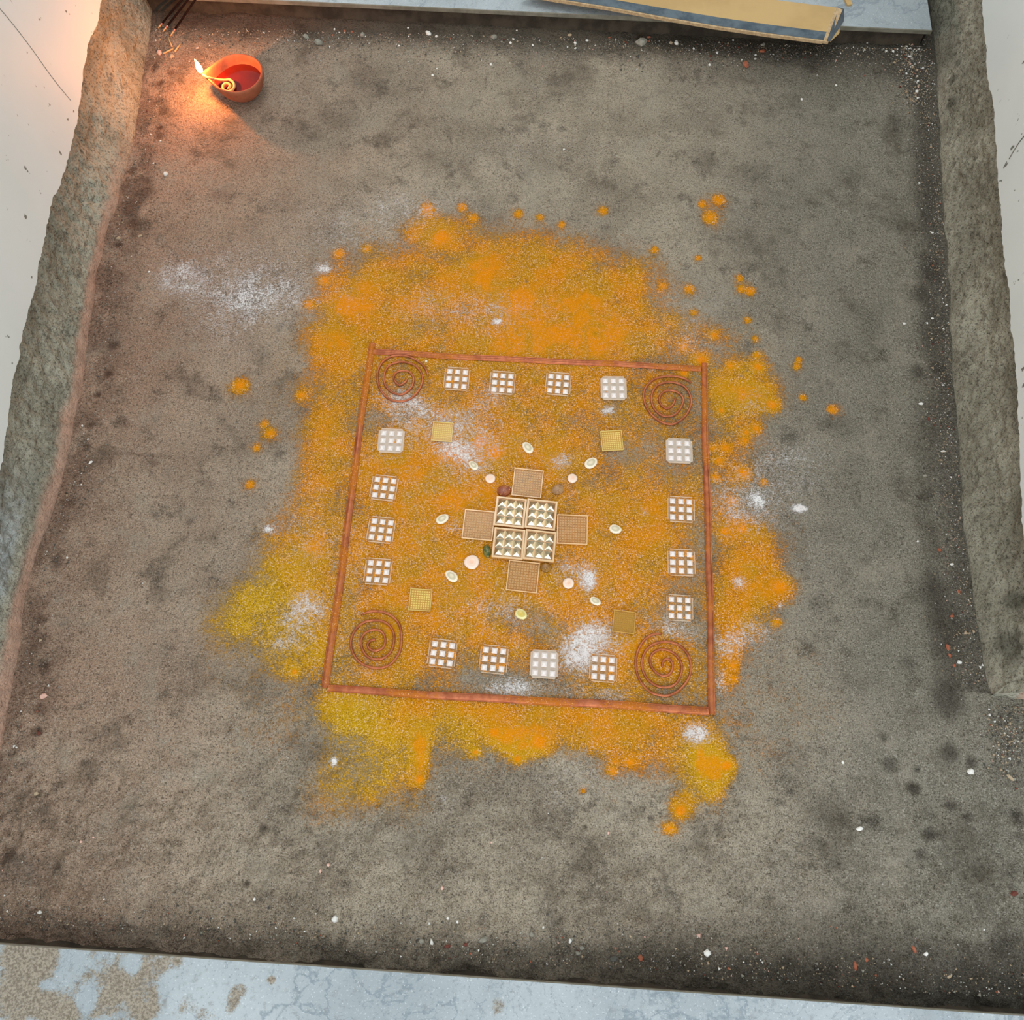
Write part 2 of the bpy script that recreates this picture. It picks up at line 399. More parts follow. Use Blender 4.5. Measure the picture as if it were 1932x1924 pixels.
DARKS = [(690,150,38,26,.35),(640,222,50,30,.4),(575,240,30,22,.3),(1045,150,20,15,.45),(720,180,40,20,.25),(1666,1391,12,12,.6),(1679,1440,20,18,.7),(1732,1452,8,8,.7),(1726,1487,18,15,.85),(1833,1436,14,14,.75),
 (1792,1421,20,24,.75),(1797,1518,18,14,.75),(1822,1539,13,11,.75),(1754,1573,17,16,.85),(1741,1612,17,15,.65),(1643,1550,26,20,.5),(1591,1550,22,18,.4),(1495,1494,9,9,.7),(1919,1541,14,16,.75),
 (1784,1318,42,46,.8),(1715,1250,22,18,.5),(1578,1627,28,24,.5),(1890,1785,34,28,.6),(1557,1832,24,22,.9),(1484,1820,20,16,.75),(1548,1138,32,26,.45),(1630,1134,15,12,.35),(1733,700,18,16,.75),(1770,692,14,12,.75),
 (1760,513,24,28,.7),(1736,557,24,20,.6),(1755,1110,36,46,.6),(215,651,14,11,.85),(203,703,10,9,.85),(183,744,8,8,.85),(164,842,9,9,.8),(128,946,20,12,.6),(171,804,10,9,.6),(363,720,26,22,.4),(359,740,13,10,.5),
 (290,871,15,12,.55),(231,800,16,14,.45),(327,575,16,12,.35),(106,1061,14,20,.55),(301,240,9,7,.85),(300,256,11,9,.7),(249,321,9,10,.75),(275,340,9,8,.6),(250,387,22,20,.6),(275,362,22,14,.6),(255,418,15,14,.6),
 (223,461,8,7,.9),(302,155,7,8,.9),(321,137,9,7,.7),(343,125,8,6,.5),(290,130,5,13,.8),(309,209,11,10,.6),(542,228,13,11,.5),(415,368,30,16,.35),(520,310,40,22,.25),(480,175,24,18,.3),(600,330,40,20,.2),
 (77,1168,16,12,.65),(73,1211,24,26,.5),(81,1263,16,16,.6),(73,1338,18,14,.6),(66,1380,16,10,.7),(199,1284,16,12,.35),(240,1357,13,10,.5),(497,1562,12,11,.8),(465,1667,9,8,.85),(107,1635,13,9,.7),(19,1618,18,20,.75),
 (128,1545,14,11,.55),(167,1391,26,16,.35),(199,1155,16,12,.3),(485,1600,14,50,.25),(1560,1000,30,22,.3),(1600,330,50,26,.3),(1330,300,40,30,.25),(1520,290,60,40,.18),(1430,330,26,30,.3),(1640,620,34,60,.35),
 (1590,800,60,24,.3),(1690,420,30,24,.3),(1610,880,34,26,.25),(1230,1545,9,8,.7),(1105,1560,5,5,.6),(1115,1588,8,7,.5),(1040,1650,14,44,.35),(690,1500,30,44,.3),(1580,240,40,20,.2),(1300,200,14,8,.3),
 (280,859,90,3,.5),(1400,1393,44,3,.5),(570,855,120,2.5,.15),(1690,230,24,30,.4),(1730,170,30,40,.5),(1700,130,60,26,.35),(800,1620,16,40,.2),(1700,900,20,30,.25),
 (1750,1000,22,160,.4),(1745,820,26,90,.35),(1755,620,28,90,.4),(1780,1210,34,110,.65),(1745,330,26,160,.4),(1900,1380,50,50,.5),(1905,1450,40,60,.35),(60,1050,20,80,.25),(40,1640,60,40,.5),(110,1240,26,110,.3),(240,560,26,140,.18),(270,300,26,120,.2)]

# ------------------------------------------------------------------ floor
XL0, XR0, YB0, YT0 = -0.62, 0.80, -0.45, 0.80
STEP = 0.0019
BASE_L = [(-.56, 1.0), (-.556, .72), (-.545, .62), (-.534, .52), (-.529, .464), (-.529, .374), (-.532, .319), (-.529, .274), (-.519, .195), (-.505, .031), (-.507, -.024), (-.512, -.105), (-.498, -.226), (-.496, -.271), (-.496, -.7)]
BASE_R = [(.512, 1.0), (.508, .72), (.497, .57), (.490, .48), (.478, .299), (.468, .167), (.459, .011), (.4625, -.157)]
bl = np.array(BASE_L)[::-1]; br = np.array(BASE_R)[::-1]
def base_l(y): return np.interp(y, bl[:, 1], bl[:, 0])
def base_r(y): return np.interp(y, br[:, 1], br[:, 0])

def zone_amp(X, Y):
    """how lumpy the floor is: trowelled flat in the middle, rough towards the near edge and the corners"""
    a = 0.0003 + 0.0075 * sstep(-0.19, -0.33, Y) + 0.0010 * sstep(-0.36, -0.47, X) + 0.0011 * sstep(0.36, 0.44, X)
    return a + 0.0010 * sstep(0.58, 0.68, Y)
def height(X, Y):
    A = zone_amp(X, Y)
    h = (fbm(X, Y, 16, 5, 11, 0.58) - 0.5) * 2.2 * A
    h = h + (fbm(X, Y, 58, 4, 31, 0.65) - 0.5) * 2.0 * A
    return h

xs = np.arange(XL0, XR0 + STEP, STEP); ys = np.arange(YB0, YT0 + STEP, STEP)
GX, GY = np.meshgrid(xs, ys, indexing='ij')
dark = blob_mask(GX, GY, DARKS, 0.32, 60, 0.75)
GZ = height(GX, GY)
pits = blob_mask(GX, GY, [b for b in DARKS if b[2] < 22 and b[3] < 22 and b[4] > .5], 0.3, 60, 0.75)
GZ = GZ - 0.0014 * pits
# finger grooves dragged through the near sand
for (u, v, ru, rv, d) in ((1040, 1660, 12, 60, .003), (462, 1610, 14, 60, .003), (400, 1640, 10, 60, .002), (700, 1540, 20, 50, .002), (1380, 1600, 30, 40, .0015), (300, 1600, 16, 40, .0015)):
    GZ = GZ - d * blob_mask(GX, GY, [(u, v, ru, rv, 1)], 0.3, 77, 0.9)
# edge bands: gathered dirt, plus edge shade painted into the floor colour
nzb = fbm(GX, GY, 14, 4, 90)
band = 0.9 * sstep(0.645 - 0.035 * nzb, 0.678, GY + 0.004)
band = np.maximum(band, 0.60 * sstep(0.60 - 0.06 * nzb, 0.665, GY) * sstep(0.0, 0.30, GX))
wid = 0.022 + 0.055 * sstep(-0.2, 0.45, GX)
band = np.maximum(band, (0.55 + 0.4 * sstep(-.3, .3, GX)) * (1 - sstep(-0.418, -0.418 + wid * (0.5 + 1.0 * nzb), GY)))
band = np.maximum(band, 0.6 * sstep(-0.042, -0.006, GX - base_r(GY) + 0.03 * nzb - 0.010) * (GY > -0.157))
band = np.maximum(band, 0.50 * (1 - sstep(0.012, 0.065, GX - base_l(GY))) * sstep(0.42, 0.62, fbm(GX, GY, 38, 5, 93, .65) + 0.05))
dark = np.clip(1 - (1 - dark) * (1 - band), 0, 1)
warm = sstep(-0.12, -0.52, GX + 0.16 * (fbm(GX, GY, 5, 4, 42) - 0.5)) * (0.55 + 0.6 * fbm(GX, GY, 9, 4, 44))  # flame's warm tint painted into the left floor colour, along with reddish stain
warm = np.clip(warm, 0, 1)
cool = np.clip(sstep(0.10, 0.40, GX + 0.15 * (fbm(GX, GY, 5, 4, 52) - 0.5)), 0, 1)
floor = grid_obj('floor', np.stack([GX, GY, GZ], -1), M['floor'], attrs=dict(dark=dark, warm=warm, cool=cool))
tag(floor, kind='structure')

def floor_z(x, y):
    return float(height(np.array([[x]]), np.array([[y]]))[0, 0])

# turmeric and flour lie on the floor as thin layers of grains
ragged = fbm(GX, GY, 45, 4, 7, 0.62)
patch = fbm(GX, GY, 13, 4, 17)
turm = blob_mask(GX, GY, TURM, 0.30, 3, 0.85)
turm = np.clip(turm * (0.50 + 1.0 * ragged) * (0.68 + 0.64 * patch), 0, 1)
thin = blob_mask(GX, GY, [(720, 790, 60, 30, .5), (1180, 850, 90, 40, .5), (1000, 1180, 90, 40, .45), (960, 1285, 110, 25, .6), (1120, 900, 60, 40, .35), (1230, 690, 60, 20, .4), (1270, 1190, 60, 30, .3), (1300, 560, 90, 60, .5), (1360, 850, 60, 90, .4), (850, 1010, 60, 20, .2), (840, 480, 40, 20, .4)], 0.5, 33, 0.9)
turm = turm * (1 - thin)
halo = blob_mask(GX, GY, [(u, v, r * 1.8, r * 1.6, .34) for u, v, r in DOTS], 0.5, 9, 0.95)
turm = 1 - (1 - turm) * (1 - halo)
dots = blob_mask(GX, GY, [(u, v, r * .82, r * .74, .85) for u, v, r in DOTS], 0.42, 8, 0.95)
turm = 1 - (1 - turm) * (1 - dots)
turm = turm + 0.2 * dots
yell = blob_mask(GX, GY, YELL, 0.3, 9, 0.8)
fl = blob_mask(GX, GY, FLOUR, 0.5, 13, 0.95)
flour = np.clip(fl * (0.45 + 1.1 * fbm(GX, GY, 60, 4, 23, 0.65)), 0, 1)
def layer(name, dens, thr, lift, mat, attrs):
    d = dens
    keep = np.maximum.reduce([d[:-1, :-1], d[1:, :-1], d[1:, 1:], d[:-1, 1:]]) > thr
    return grid_obj(name, np.stack([GX, GY, GZ + lift], -1), mat, attrs=attrs, keep=keep)
tp = layer('turmeric_powder', turm, 0.06, 0.00035, M['turmeric'], dict(cover=turm, yellow=yell))
tag(tp, 'orange and yellow turmeric powder scattered over the cement floor around the copper square', 'powder', kind='stuff')
rp = layer('rice_flour', flour, 0.05, 0.0006, M['flour'], dict(cover=flour))
tag(rp, 'white flour sprinkled in pale patches over the turmeric and the cement', 'powder', kind='stuff')

# ------------------------------------------------------------------ walls
def edge_curve(pts, X0):
    """turn the ragged paint edge seen on the wall into (y, z) on the wall face"""
    out = []
    for u, v in pts:
        x = X0(0.3)
        for _ in range(6):
            p = FX(u, v, x); x = float(X0(p.y))
        out.append((p.y, p.z))
    out.sort()
    return np.array(out)
face_l = lambda y: base_l(np.asarray(y)) * 0 + np.interp(y, [-.7, 0, .3, .7, 1.0], [-.512, -.520, -.537, -.560, -.566])
face_r = lambda y: np.interp(y, [-.157, 0, .3, .7, 1.0], [.478, .474, .489, .517, .523])
EL = edge_curve([(185, 0), (176, 50), (159, 80), (157, 106), (150, 140), (146, 180), (138, 230), (128, 270), (118, 310), (108, 345), (100, 365), (93, 374), (82, 420), (76, 460), (65, 500), (60, 540), (50, 570), (40, 610), (30, 650), (28, 672), (16, 720), (8, 780), (2, 830)], face_l)
ER = edge_curve([(1860, 0), (1862, 40), (1865, 70), (1868, 100), (1869, 140), (1873, 160), (1880, 190), (1884, 240), (1888, 300), (1893, 370), (1897, 400), (1898, 460), (1905, 510), (1912, 550), (1915, 620), (1922, 652), (1924, 690), (1928, 740), (1932, 850)], face_r)

def build_wall(name, side, y0, y1):
    base = base_l if side < 0 else base_r
    face = face_l if side < 0 else face_r
    E = EL if side < 0 else ER
    yy = np.arange(y0, y1 + 1e-6, 0.002)
    zz = np.concatenate([np.arange(-0.006, 0.14, 0.002), np.array([0.2, 0.4])])
    Y, Z = np.meshgrid(yy, zz, indexing='ij')
    rb = base(Y) + side * 0.0; rf = face(Y) + side * 0.002
    # fillet at the foot of the wall, then the face
    k = sstep(0.0, 0.055, Z) ** 0.8
    wob = (fbm(Y, Z, 26, 4, 70 + (side > 0)) - 0.5) * 0.010 * sstep(0.004, 0.03, Z)
    fine = (fbm(Y, Z, 130, 4, 75, 0.7) - 0.5) * 0.0090 * sstep(0.004, 0.02, Z)
    footw = (fbm(Y, Y * 0, 30, 3, 79) - 0.5) * 0.006
    X = rb + (rf - rb) * k + (wob + fine + footw * (1 - k))
    fill = 0.85 * (1 - sstep(0.009, 0.019, Z + 0.010 * (fbm(Y, Z, 30, 3, 81) - 0.5)))
    fill = fill * (sstep(0.50, 0.30, Y) if side < 0 else 0.10 * sstep(-0.12, -0.157, Y) )
    smear = np.zeros_like(Y)
    if side < 0:
        smear = sstep(0.018, 0.034, Z + 0.012 * (fbm(Y, Z, 22, 4, 84) - .5)) * sstep(0.03, -0.10, Y) * 0.9
        dk = np.zeros_like(Y)
    else:
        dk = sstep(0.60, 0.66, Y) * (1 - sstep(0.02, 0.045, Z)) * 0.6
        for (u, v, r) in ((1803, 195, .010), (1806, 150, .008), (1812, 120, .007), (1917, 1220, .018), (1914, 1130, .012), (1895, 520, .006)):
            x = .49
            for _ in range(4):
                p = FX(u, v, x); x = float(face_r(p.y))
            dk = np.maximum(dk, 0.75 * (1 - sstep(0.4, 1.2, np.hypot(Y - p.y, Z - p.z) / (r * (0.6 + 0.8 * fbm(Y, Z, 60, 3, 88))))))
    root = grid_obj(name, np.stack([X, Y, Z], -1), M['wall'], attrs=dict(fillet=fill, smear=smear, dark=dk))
    tag(root, kind='structure')
    # white painted coat above, proud of the render, with its ragged lower edge
    ze = np.interp(yy, E[:, 0], E[:, 1])
    lo = np.where(yy < E[0, 0]); ze[lo] = E[0, 1] - 0.03 * np.clip((E[0, 0] - yy[lo]) / 0.3, 0, 1)
    ze = ze + (fbm(yy, yy * 0, 120, 4, 95, 0.7) - 0.5) * 0.0055
    xf = face(yy) - side * 0.005
    rows = [(-0.002, 0.010), (0.0, 0.002), (0.0012, 0.0)]
    pts = []
    for dz, dx in rows:
        pts.append(np.stack([xf + side * dx, yy, ze + dz], -1))
    for zt in (0.2, 0.35, 0.8, 1.5):
        pts.append(np.stack([xf + 0 * yy, yy, np.full_like(yy, zt)], -1))
    pts.append(np.stack([xf + side * 0.12, yy, np.full_like(yy, 1.5)], -1))
    pc = grid_obj('painted_coat', np.stack(pts, 1), M['white'], parent=root, smooth=False)
    pc['label'] = 'white painted upper face of the wall with a ragged lower edge'
    return root
wall_l = build_wall('wall_left', -1, -1.0, 1.3)
wall_r = build_wall('wall_right', 1, -0.157, 1.3)

# end face of the right wall, where the passage opens
xx = np.arange(0.462, 0.80, 0.002); zz = np.arange(-0.006, 0.14, 0.002)
X, Z = np.meshgrid(xx, zz, indexing='ij')
k = sstep(0.0, 0.03, Z)
Yw = -0.157 + 0.010 * k - 0.006 * (1 - k) * fbm(X, Z, 30, 3, 97) + (fbm(X, Z, 90, 4, 96, .6) - .5) * 0.005 * sstep(0.003, 0.02, Z)
Xw = X + (0.016 * sstep(0.0, 0.055, Z)) * sstep(0.50, 0.462, X)
we = grid_obj('end_face', np.stack([Xw, Yw, Z], -1), M['wall'], parent=wall_r,
              attrs=dict(fillet=0.65 * sstep(0.022, 0.010, Z) * (fbm(X, Z, 40, 3, 98) > .45), smear=0 * X, dark=0 * X))
mesh_obj('end_paint', [(0.474, -0.150, 0.06), (0.80, -0.150, 0.06), (0.80, -0.150, 1.5), (0.474, -0.150, 1.5)], [(0, 1, 2, 3)], M['white'], wall_r)

def line_on_wall(pts, side, w, parent):
    """a hairline crack in the paint, a thin dark ribbon lying on the coat"""
    P = []
    for u, v in pts:
        x = side * 0.52
        f = face_l if side < 0 else face_r
        for _ in range(6):
            p = FX(u, v, x); x = float(f(p.y)) - side * 0.0052
        P.append(Vector((x, p.y, p.z)))
    V, Fc = tube(catmull(P, 5), w, 4)
    o = mesh_obj('hairline_crack', V, Fc, M['crack'], parent)
    o['label'] = 'thin dark crack in the white paint'
M['crack'] = mat_simple('crack_dark', srgb(120, 116, 108), srgb(96, 92, 84), 90, 0.9)
line_on_wall([(-10, 5), (20, 40), (60, 92), (100, 148), (134, 190)], -1, 0.0003, wall_l)
line_on_wall([(1904, 300), (1912, 286), (1922, 270), (1936, 252)], 1, 0.0006, wall_r)

# ------------------------------------------------------------------ marble slabs at both ends
DIRT = [(60, 1800, 130, 90, .7), (150, 1900, 170, 60, .6), (200, 1770, 130, 36, .6), (300, 1840, 60, 90, .45), (60, 1790, 70, 70, .75), (190, 1765, 60, 26, .7), (215, 1850, 60, 60, .85), (40, 1890, 90, 50, .8), (280, 1790, 40, 70, .6), (330, 1800, 24, 40, .5), (440, 1895, 20, 26, .9), (455, 1870, 24, 16, .7),
        (370, 1910, 60, 30, .5), (510, 1850, 12, 12, .8), (280, 1900, 40, 30, .7), (120, 1910, 60, 30, .7), (380, 1760, 40, 10, .4), (590, 1760, 40, 8, .3), (940, 1900, 18, 26, .7), (885, 1835, 14, 20, .6), (100, 1750, 30, 12, .3), (250,1735,120,8,.3)]
CLEAN = [(60, 1752, 60, 14, .9), (300, 1760, 60, 14, .6), (320, 1870, 24, 50, .8), (90, 1860, 30, 14, .6), (130, 1820, 30, 55, 1), (165, 1890, 24, 40, 1), (80, 1745, 30, 14, 1), (250, 1820, 16, 30, 1)]
def slab(name, x0, x1, y0, y1, zt, thick, front, dirt=True):
    n = max(2, int((x1 - x0) / 0.003)); m = max(2, int((y1 - y0) / 0.003))
    X, Y = np.meshgrid(np.linspace(x0, x1, n), np.linspace(y0, y1, m), indexing='ij')
    d = 0 * X
    if dirt:
        # the stains were read at slab height
        S = CAM_LOC.z / (CAM_LOC.z - zt)
        d = blob_mask((X - CAM_LOC.x) * S + CAM_LOC.x, (Y - CAM_LOC.y) * S + CAM_LOC.y, DIRT, 0.4, 101, 0.8)
        d = d * (1 - 0.9 * blob_mask((X - CAM_LOC.x) * S + CAM_LOC.x, (Y - CAM_LOC.y) * S + CAM_LOC.y, CLEAN, 0.4, 103, 0.8))
    top = grid_obj(name, np.stack([X, Y, np.full_like(X, zt)], -1), M['marble'], attrs=dict(dirt=d))
    tag(top, kind='structure')
    # cut edge of the slab
    c = 0.0008
    V = [(x0, y0, zt), (x1, y0, zt), (x1, y1, zt), (x0, y1, zt), (x0 - c, y0 - c, zt - c), (x1 + c, y0 - c, zt - c), (x1 + c, y1 + c, zt - c), (x0 - c, y1 + c, zt - c),
         (x0 - c, y0 - c, zt - thick), (x1 + c, y0 - c, zt - thick), (x1 + c, y1 + c, zt - thick), (x0 - c, y1 + c, zt - thick)]
    Fs = []
    for a in (0, 4):
        for k in range(4):
            k2 = (k + 1) % 4
            Fs.append((a + k2, a + k, a + 4 + k, a + 4 + k2))
    Fs.append((8, 11, 10, 9))
    e = mesh_obj('cut_edge', V, Fs, M['slab_edge'], top)
    e['label'] = 'beige cut edge of the marble slab'
    # mortar bed under it, set back a little, rough
    by0, by1 = (y0 + 0.004, y1) if front == 'south' else (y0, y1 - 0.004)
    yy = by0 if front == 'south' else by1
    bx = np.arange(x0, x1 - 0.003, 0.003); bz = np.linspace(-0.006, zt - thick, 9)
    BX, BZ = np.meshgrid(bx, bz, indexing='ij')
    s = -1 if front == 'south' else 1
    BY = yy + s * 0.0022 * (fbm(BX, BZ, 60, 4, 111) - 0.3) + s * 0.004 * (1 - sstep(-.006, 0.01, BZ))
    b = grid_obj('mortar_bed', np.stack([BX, BY, BZ], -1), M['mortar'], parent=top)
    b['label'] = 'dark rough mortar under the slab'
    if x1 < 0.6 and front == 'south':
        YY, ZZ = np.meshgrid(np.arange(y0 + .004, y1, .003), bz, indexing='ij')
        grid_obj('mortar_bed', np.stack([x1 - .003 + 0.002 * fbm(YY, ZZ, 60, 3, 5), YY, ZZ], -1), M['mortar'], parent=top)
    return top
M['mortar'] = mat_simple('dark_mortar', srgb(56, 50, 43), srgb(76, 68, 58), 50, 0.95, bump=0.7, bd=0.002, spec=0.1)
slab('trim_1', -0.556, 0.4895, 0.6895, 1.25, 0.0235, 0.0055, 'south')
slab('trim_2', -0.495, 0.80, -1.0, -0.4265, 0.0180, 0.0030, 'north')

# ------------------------------------------------------------------ copper strips
def strip(name, a, b, w0, w1, label, hgt=0.0024, flip=False, cut=0.0):
    A, B = F(*a, 0.0015), F(*b, 0.0015)
    mid = (A + B) / 2; L = (B - A).length
    t = (B - A).normalized(); s = Vector((-t.y, t.x, 0))
    prof = [(-1, 0.0), (-1, 0.0010), (-0.86, 0.0017), (-0.72, 0.0014), (-0.50, 0.0023), (-0.15, 0.0030), (0.2, 0.0030), (0.5, 0.0024), (0.72, 0.0016), (0.88, 0.0017), (1, 0.0009), (1, 0)]
    prof = [(x, z * hgt / 0.0030) for x, z in prof]
    n = 40; V, Fc = [], []
    for i in range(n + 1):
        f = i / n
        w = (w0 + (w1 - w0) * f) / 2
        wav = 0.0005 * math.sin(f * 7.3 + L * 40) + 0.0003 * math.sin(f * 19)
        c = A + (B - A) * f + s * wav - mid
        for (x, z) in prof:
            e = 0
            if i == n and cut: e = cut * (1 - abs(x))
            V.append(Vector((c.x + s.x * x * w + t.x * e, c.y + s.y * x * w + t.y * e, z)))
    m = len(prof)
    for i in range(n):
        for k in range(m - 1):
            Fc.append((i * m + k, (i + 1) * m + k, (i + 1) * m + k + 1, i * m + k + 1))
        Fc.append((i * m + m - 1, (i + 1) * m + m - 1, (i + 1) * m, i * m))
    Fc.append(tuple(range(m))); Fc.append(tuple(n * m + k for k in range(m))[::-1])
    o = mesh_obj(name, V, Fc, M['copper'], smooth=False, loc=(mid.x, mid.y, 0.0006))
    return tag(o, label, 'strip', 'copper strips laid as a square')
strip('copper_strip', (702, 647), (613.5, 1295), .0068, .0082, 'copper strip along the left side of the square, dusted with turmeric', cut=.002)
strip('copper_strip', (704, 663.5), (1322, 695), .0068, .0070, 'copper strip along the far side of the square, below the big turmeric spill')
strip('copper_strip', (1328.5, 685), (1344, 1348), .0066, .0074, 'copper strip along the right side of the square')
strip('copper_strip', (619, 1298.5), (1337, 1341), .0070, .0082, 'copper strip along the near side of the square, shining at its right end')

# ------------------------------------------------------------------ copper spirals
SP = {
 'tl': ((600, 620), [(805,462),(790,485),(740,512),(700,480),(688,440),(710,400),(765,380),(830,395),(868,450),(850,530),(790,585),(735,597),(660,570),(605,500),(602,410),(640,340),(720,305),(800,305),(880,335),(930,390),(948,450),(935,520),(890,590),(830,640),(740,660),(640,635),(570,560),(541,470),(545,380),(580,310),(640,262),(710,242),(800,248),(880,280),(950,330),(988,390),(998,435)]),
 'tr': ((980, 640), [(1415,535),(1400,580),(1370,615),(1330,627),(1290,600),(1270,560),(1280,505),(1330,467),(1400,468),(1460,500),(1488,550),(1465,620),(1420,675),(1360,700),(1290,690),(1230,640),(1200,570),(1205,490),(1240,430),(1290,400),(1370,388),(1450,405),(1510,440),(1550,510),(1560,580),(1530,660),(1480,720),(1410,765),(1340,768),(1260,735),(1180,660),(1135,570),(1130,480),(1165,410),(1230,360),(1310,338),(1400,335),(1480,350),(1530,375),(1562,396)]),
 'bl': ((590, 1000), [(570,992),(530,1000),(500,1030),(505,1065),(540,1090),(590,1090),(640,1060),(658,1000),(640,940),(600,908),(540,905),(480,930),(445,980),(440,1040),(465,1110),(510,1155),(580,1172),(650,1155),(710,1100),(735,1020),(735,940),(700,870),(640,830),(570,818),(480,830),(410,875),(365,940),(345,1010),(355,1090),(390,1160),(450,1215),(530,1245),(600,1252),(680,1230),(740,1180),(790,1100),(805,1000),(798,900),(770,830),(710,775),(640,745),(570,735),(500,742),(440,768)]),
 'br': ((980, 1000), [(1298,1240),(1300,1200),(1325,1172),(1365,1175),(1390,1220),(1380,1280),(1340,1318),(1280,1315),(1220,1270),(1185,1200),(1200,1130),(1250,1092),(1310,1080),(1390,1110),(1450,1170),(1475,1240),(1460,1320),(1420,1390),(1360,1422),(1270,1420),(1180,1370),(1125,1290),(1110,1200),(1135,1110),(1190,1050),(1270,1017),(1350,1012),(1440,1040),(1510,1100),(1550,1180),(1555,1280),(1520,1370),(1450,1450),(1370,1495),(1290,1500),(1190,1470),(1110,1390),(1065,1290),(1055,1180),(1080,1080),(1130,1000),(1190,955),(1240,942),(1290,938)]),
}
for key, lab, mt in (('tl', 'flat copper wire spiral in the far left corner of the square', 'wire'), ('tr', 'flat copper wire spiral in the far right corner of the square', 'wire'),
                 ('bl', 'flat copper wire spiral in the near left corner of the square', 'wire'), ('br', 'flat copper wire spiral in the near right corner, the most buried in turmeric', 'wire2')):
    (ou, ov), pts = SP[key]
    P = [F(ou + x / 4.81, ov + y / 4.81, 0.0016) for x, y in pts]
    c = sum(P, Vector()) / len(P); c.z = 0
    rr = 0.00128
    V, Fc = tube(catmull([p - c for p in P], 4), rr, 8, rf=lambda f: 1.0 if f < 0.97 else 1.0 - 0.5 * (f - 0.97) / 0.03)
    for v in V: v.z = max(v.z + 0.0, 0.0004)
    o = mesh_obj('copper_spiral', V, Fc, M[mt], smooth=True, loc=c)
    tag(o, lab, 'spiral', 'copper spirals in the corners of the square')

# ------------------------------------------------------------------ little pyramid plates
TUR = srgb(208, 136, 36)
M['clear'] = mat_clear('clear_plastic', srgb(250, 214, 170), 0.10, srgb(222, 144, 44), 0.12)
M['clear2'] = mat_clear('clear_plastic_floured', srgb(238, 222, 206), 0.42, srgb(214, 138, 40), 0.05)
M['frost'] = mat_simple('frosted_white_plastic', srgb(238, 230, 226), srgb(228, 216, 210), 200, 0.35, spec=0.5)
M['fine'] = mat_clear('fine_grid_plastic', srgb(226, 168, 100), 0.16, srgb(216, 156, 84), 0.03, 0.2)
M['gold'] = mat_clear('golden_plastic', srgb(198, 140, 26), 0.80, srgb(222, 150, 20), -0.04, 0.25)
M['gold2'] = mat_clear('golden_plastic_dusted', srgb(212, 160, 50), 0.35, srgb(214, 140, 26), 0.02, 0.3)
M['blockbase'] = mat_clear('block_base_plastic', srgb(214, 156, 92), 0.80, srgb(228, 180, 146), -0.05, 0.25)
M['mirror'] = mat_simple('gilded_mirror', srgb(178, 168, 144), srgb(206, 198, 180), 160, 0.26, 0.9, bump=0.12, bd=0.0003, spec=0.6)

def box(V, Fc, x0, x1, y0, y1, z0, z1):
    b = len(V)
    V += [(x0, y0, z0), (x1, y0, z0), (x1, y1, z0), (x0, y1, z0), (x0, y0, z1), (x1, y0, z1), (x1, y1, z1), (x0, y1, z1)]
    Fc += [tuple(b + i for i in f) for f in ((3, 2, 1, 0), (4, 5, 6, 7), (0, 1, 5, 4), (1, 2, 6, 5), (2, 3, 7, 6), (3, 0, 4, 7))]
def pyr(V, Fc, cx, cy, h, z0, z1, top=0.0):
    b = len(V)
    V += [(cx - h, cy - h, z0), (cx + h, cy - h, z0), (cx + h, cy + h, z0), (cx - h, cy + h, z0)]
    if top == 0:
        V.append((cx, cy, z1)); Fc += [(b, b + 1, b + 4), (b + 1, b + 2, b + 4), (b + 2, b + 3, b + 4), (b + 3, b, b + 4)]
    else:
        t = top; V += [(cx - t, cy - t, z1), (cx + t, cy - t, z1), (cx + t, cy + t, z1), (cx - t, cy + t, z1)]
        Fc += [(b + 4, b + 5, b + 6, b + 7)] + [(b + i, b + (i + 1) % 4, b + 4 + (i + 1) % 4, b + 4 + i) for i in range(4)]
def frame(V, Fc, h, w, z0, z1):
    box(V, Fc, -h, h, -h, -h + w, z0, z1); box(V, Fc, -h, h, h - w, h, z0, z1)
    box(V, Fc, -h, -h + w, -h + w, h - w, z0, z1); box(V, Fc, h - w, h, -h + w, h - w, z0, z1)
def side_world(u, v, px):
    return (F(u + px / 2, v) - F(u - px / 2, v)).length
me_cache = {}
def shared(key, V, Fc, mat):
    if key not in me_cache:
        me = bpy.data.meshes.new(key); me.from_pydata([tuple(v) for v in V], [], Fc); me.materials.append(mat); me.update()
        me_cache[key] = me
    return me_cache[key]
def child(name, me, parent, loc=(0, 0, 0)):
    o = link(bpy.data.objects.new(name, me)); o.parent = parent; o.location = loc
    return o

def notched(h, c, z0, z1):
    """square plate with small stepped corners"""
    P = []
    for sx, sy in ((1, 1), (-1, 1), (-1, -1), (1, -1)):
        a = (sx * h, sy * (h - c)); b = (sx * (h - c * .45), sy * (h - c * .95)); d = (sx * (h - c * .95), sy * (h - c * .45)); e = (sx * (h - c), sy * h)
        seq = [a, b, d, e]
        if sx * sy < 0: seq = seq[::-1]
        P += seq
    n = len(P)
    V = [(x, y, z0) for x, y in P] + [(x, y, z1) for x, y in P]
    Fc = [tuple(range(n))[::-1], tuple(n + i for i in range(n))] + [(i, (i + 1) % n, n + (i + 1) % n, n + i) for i in range(n)]
    return V, Fc

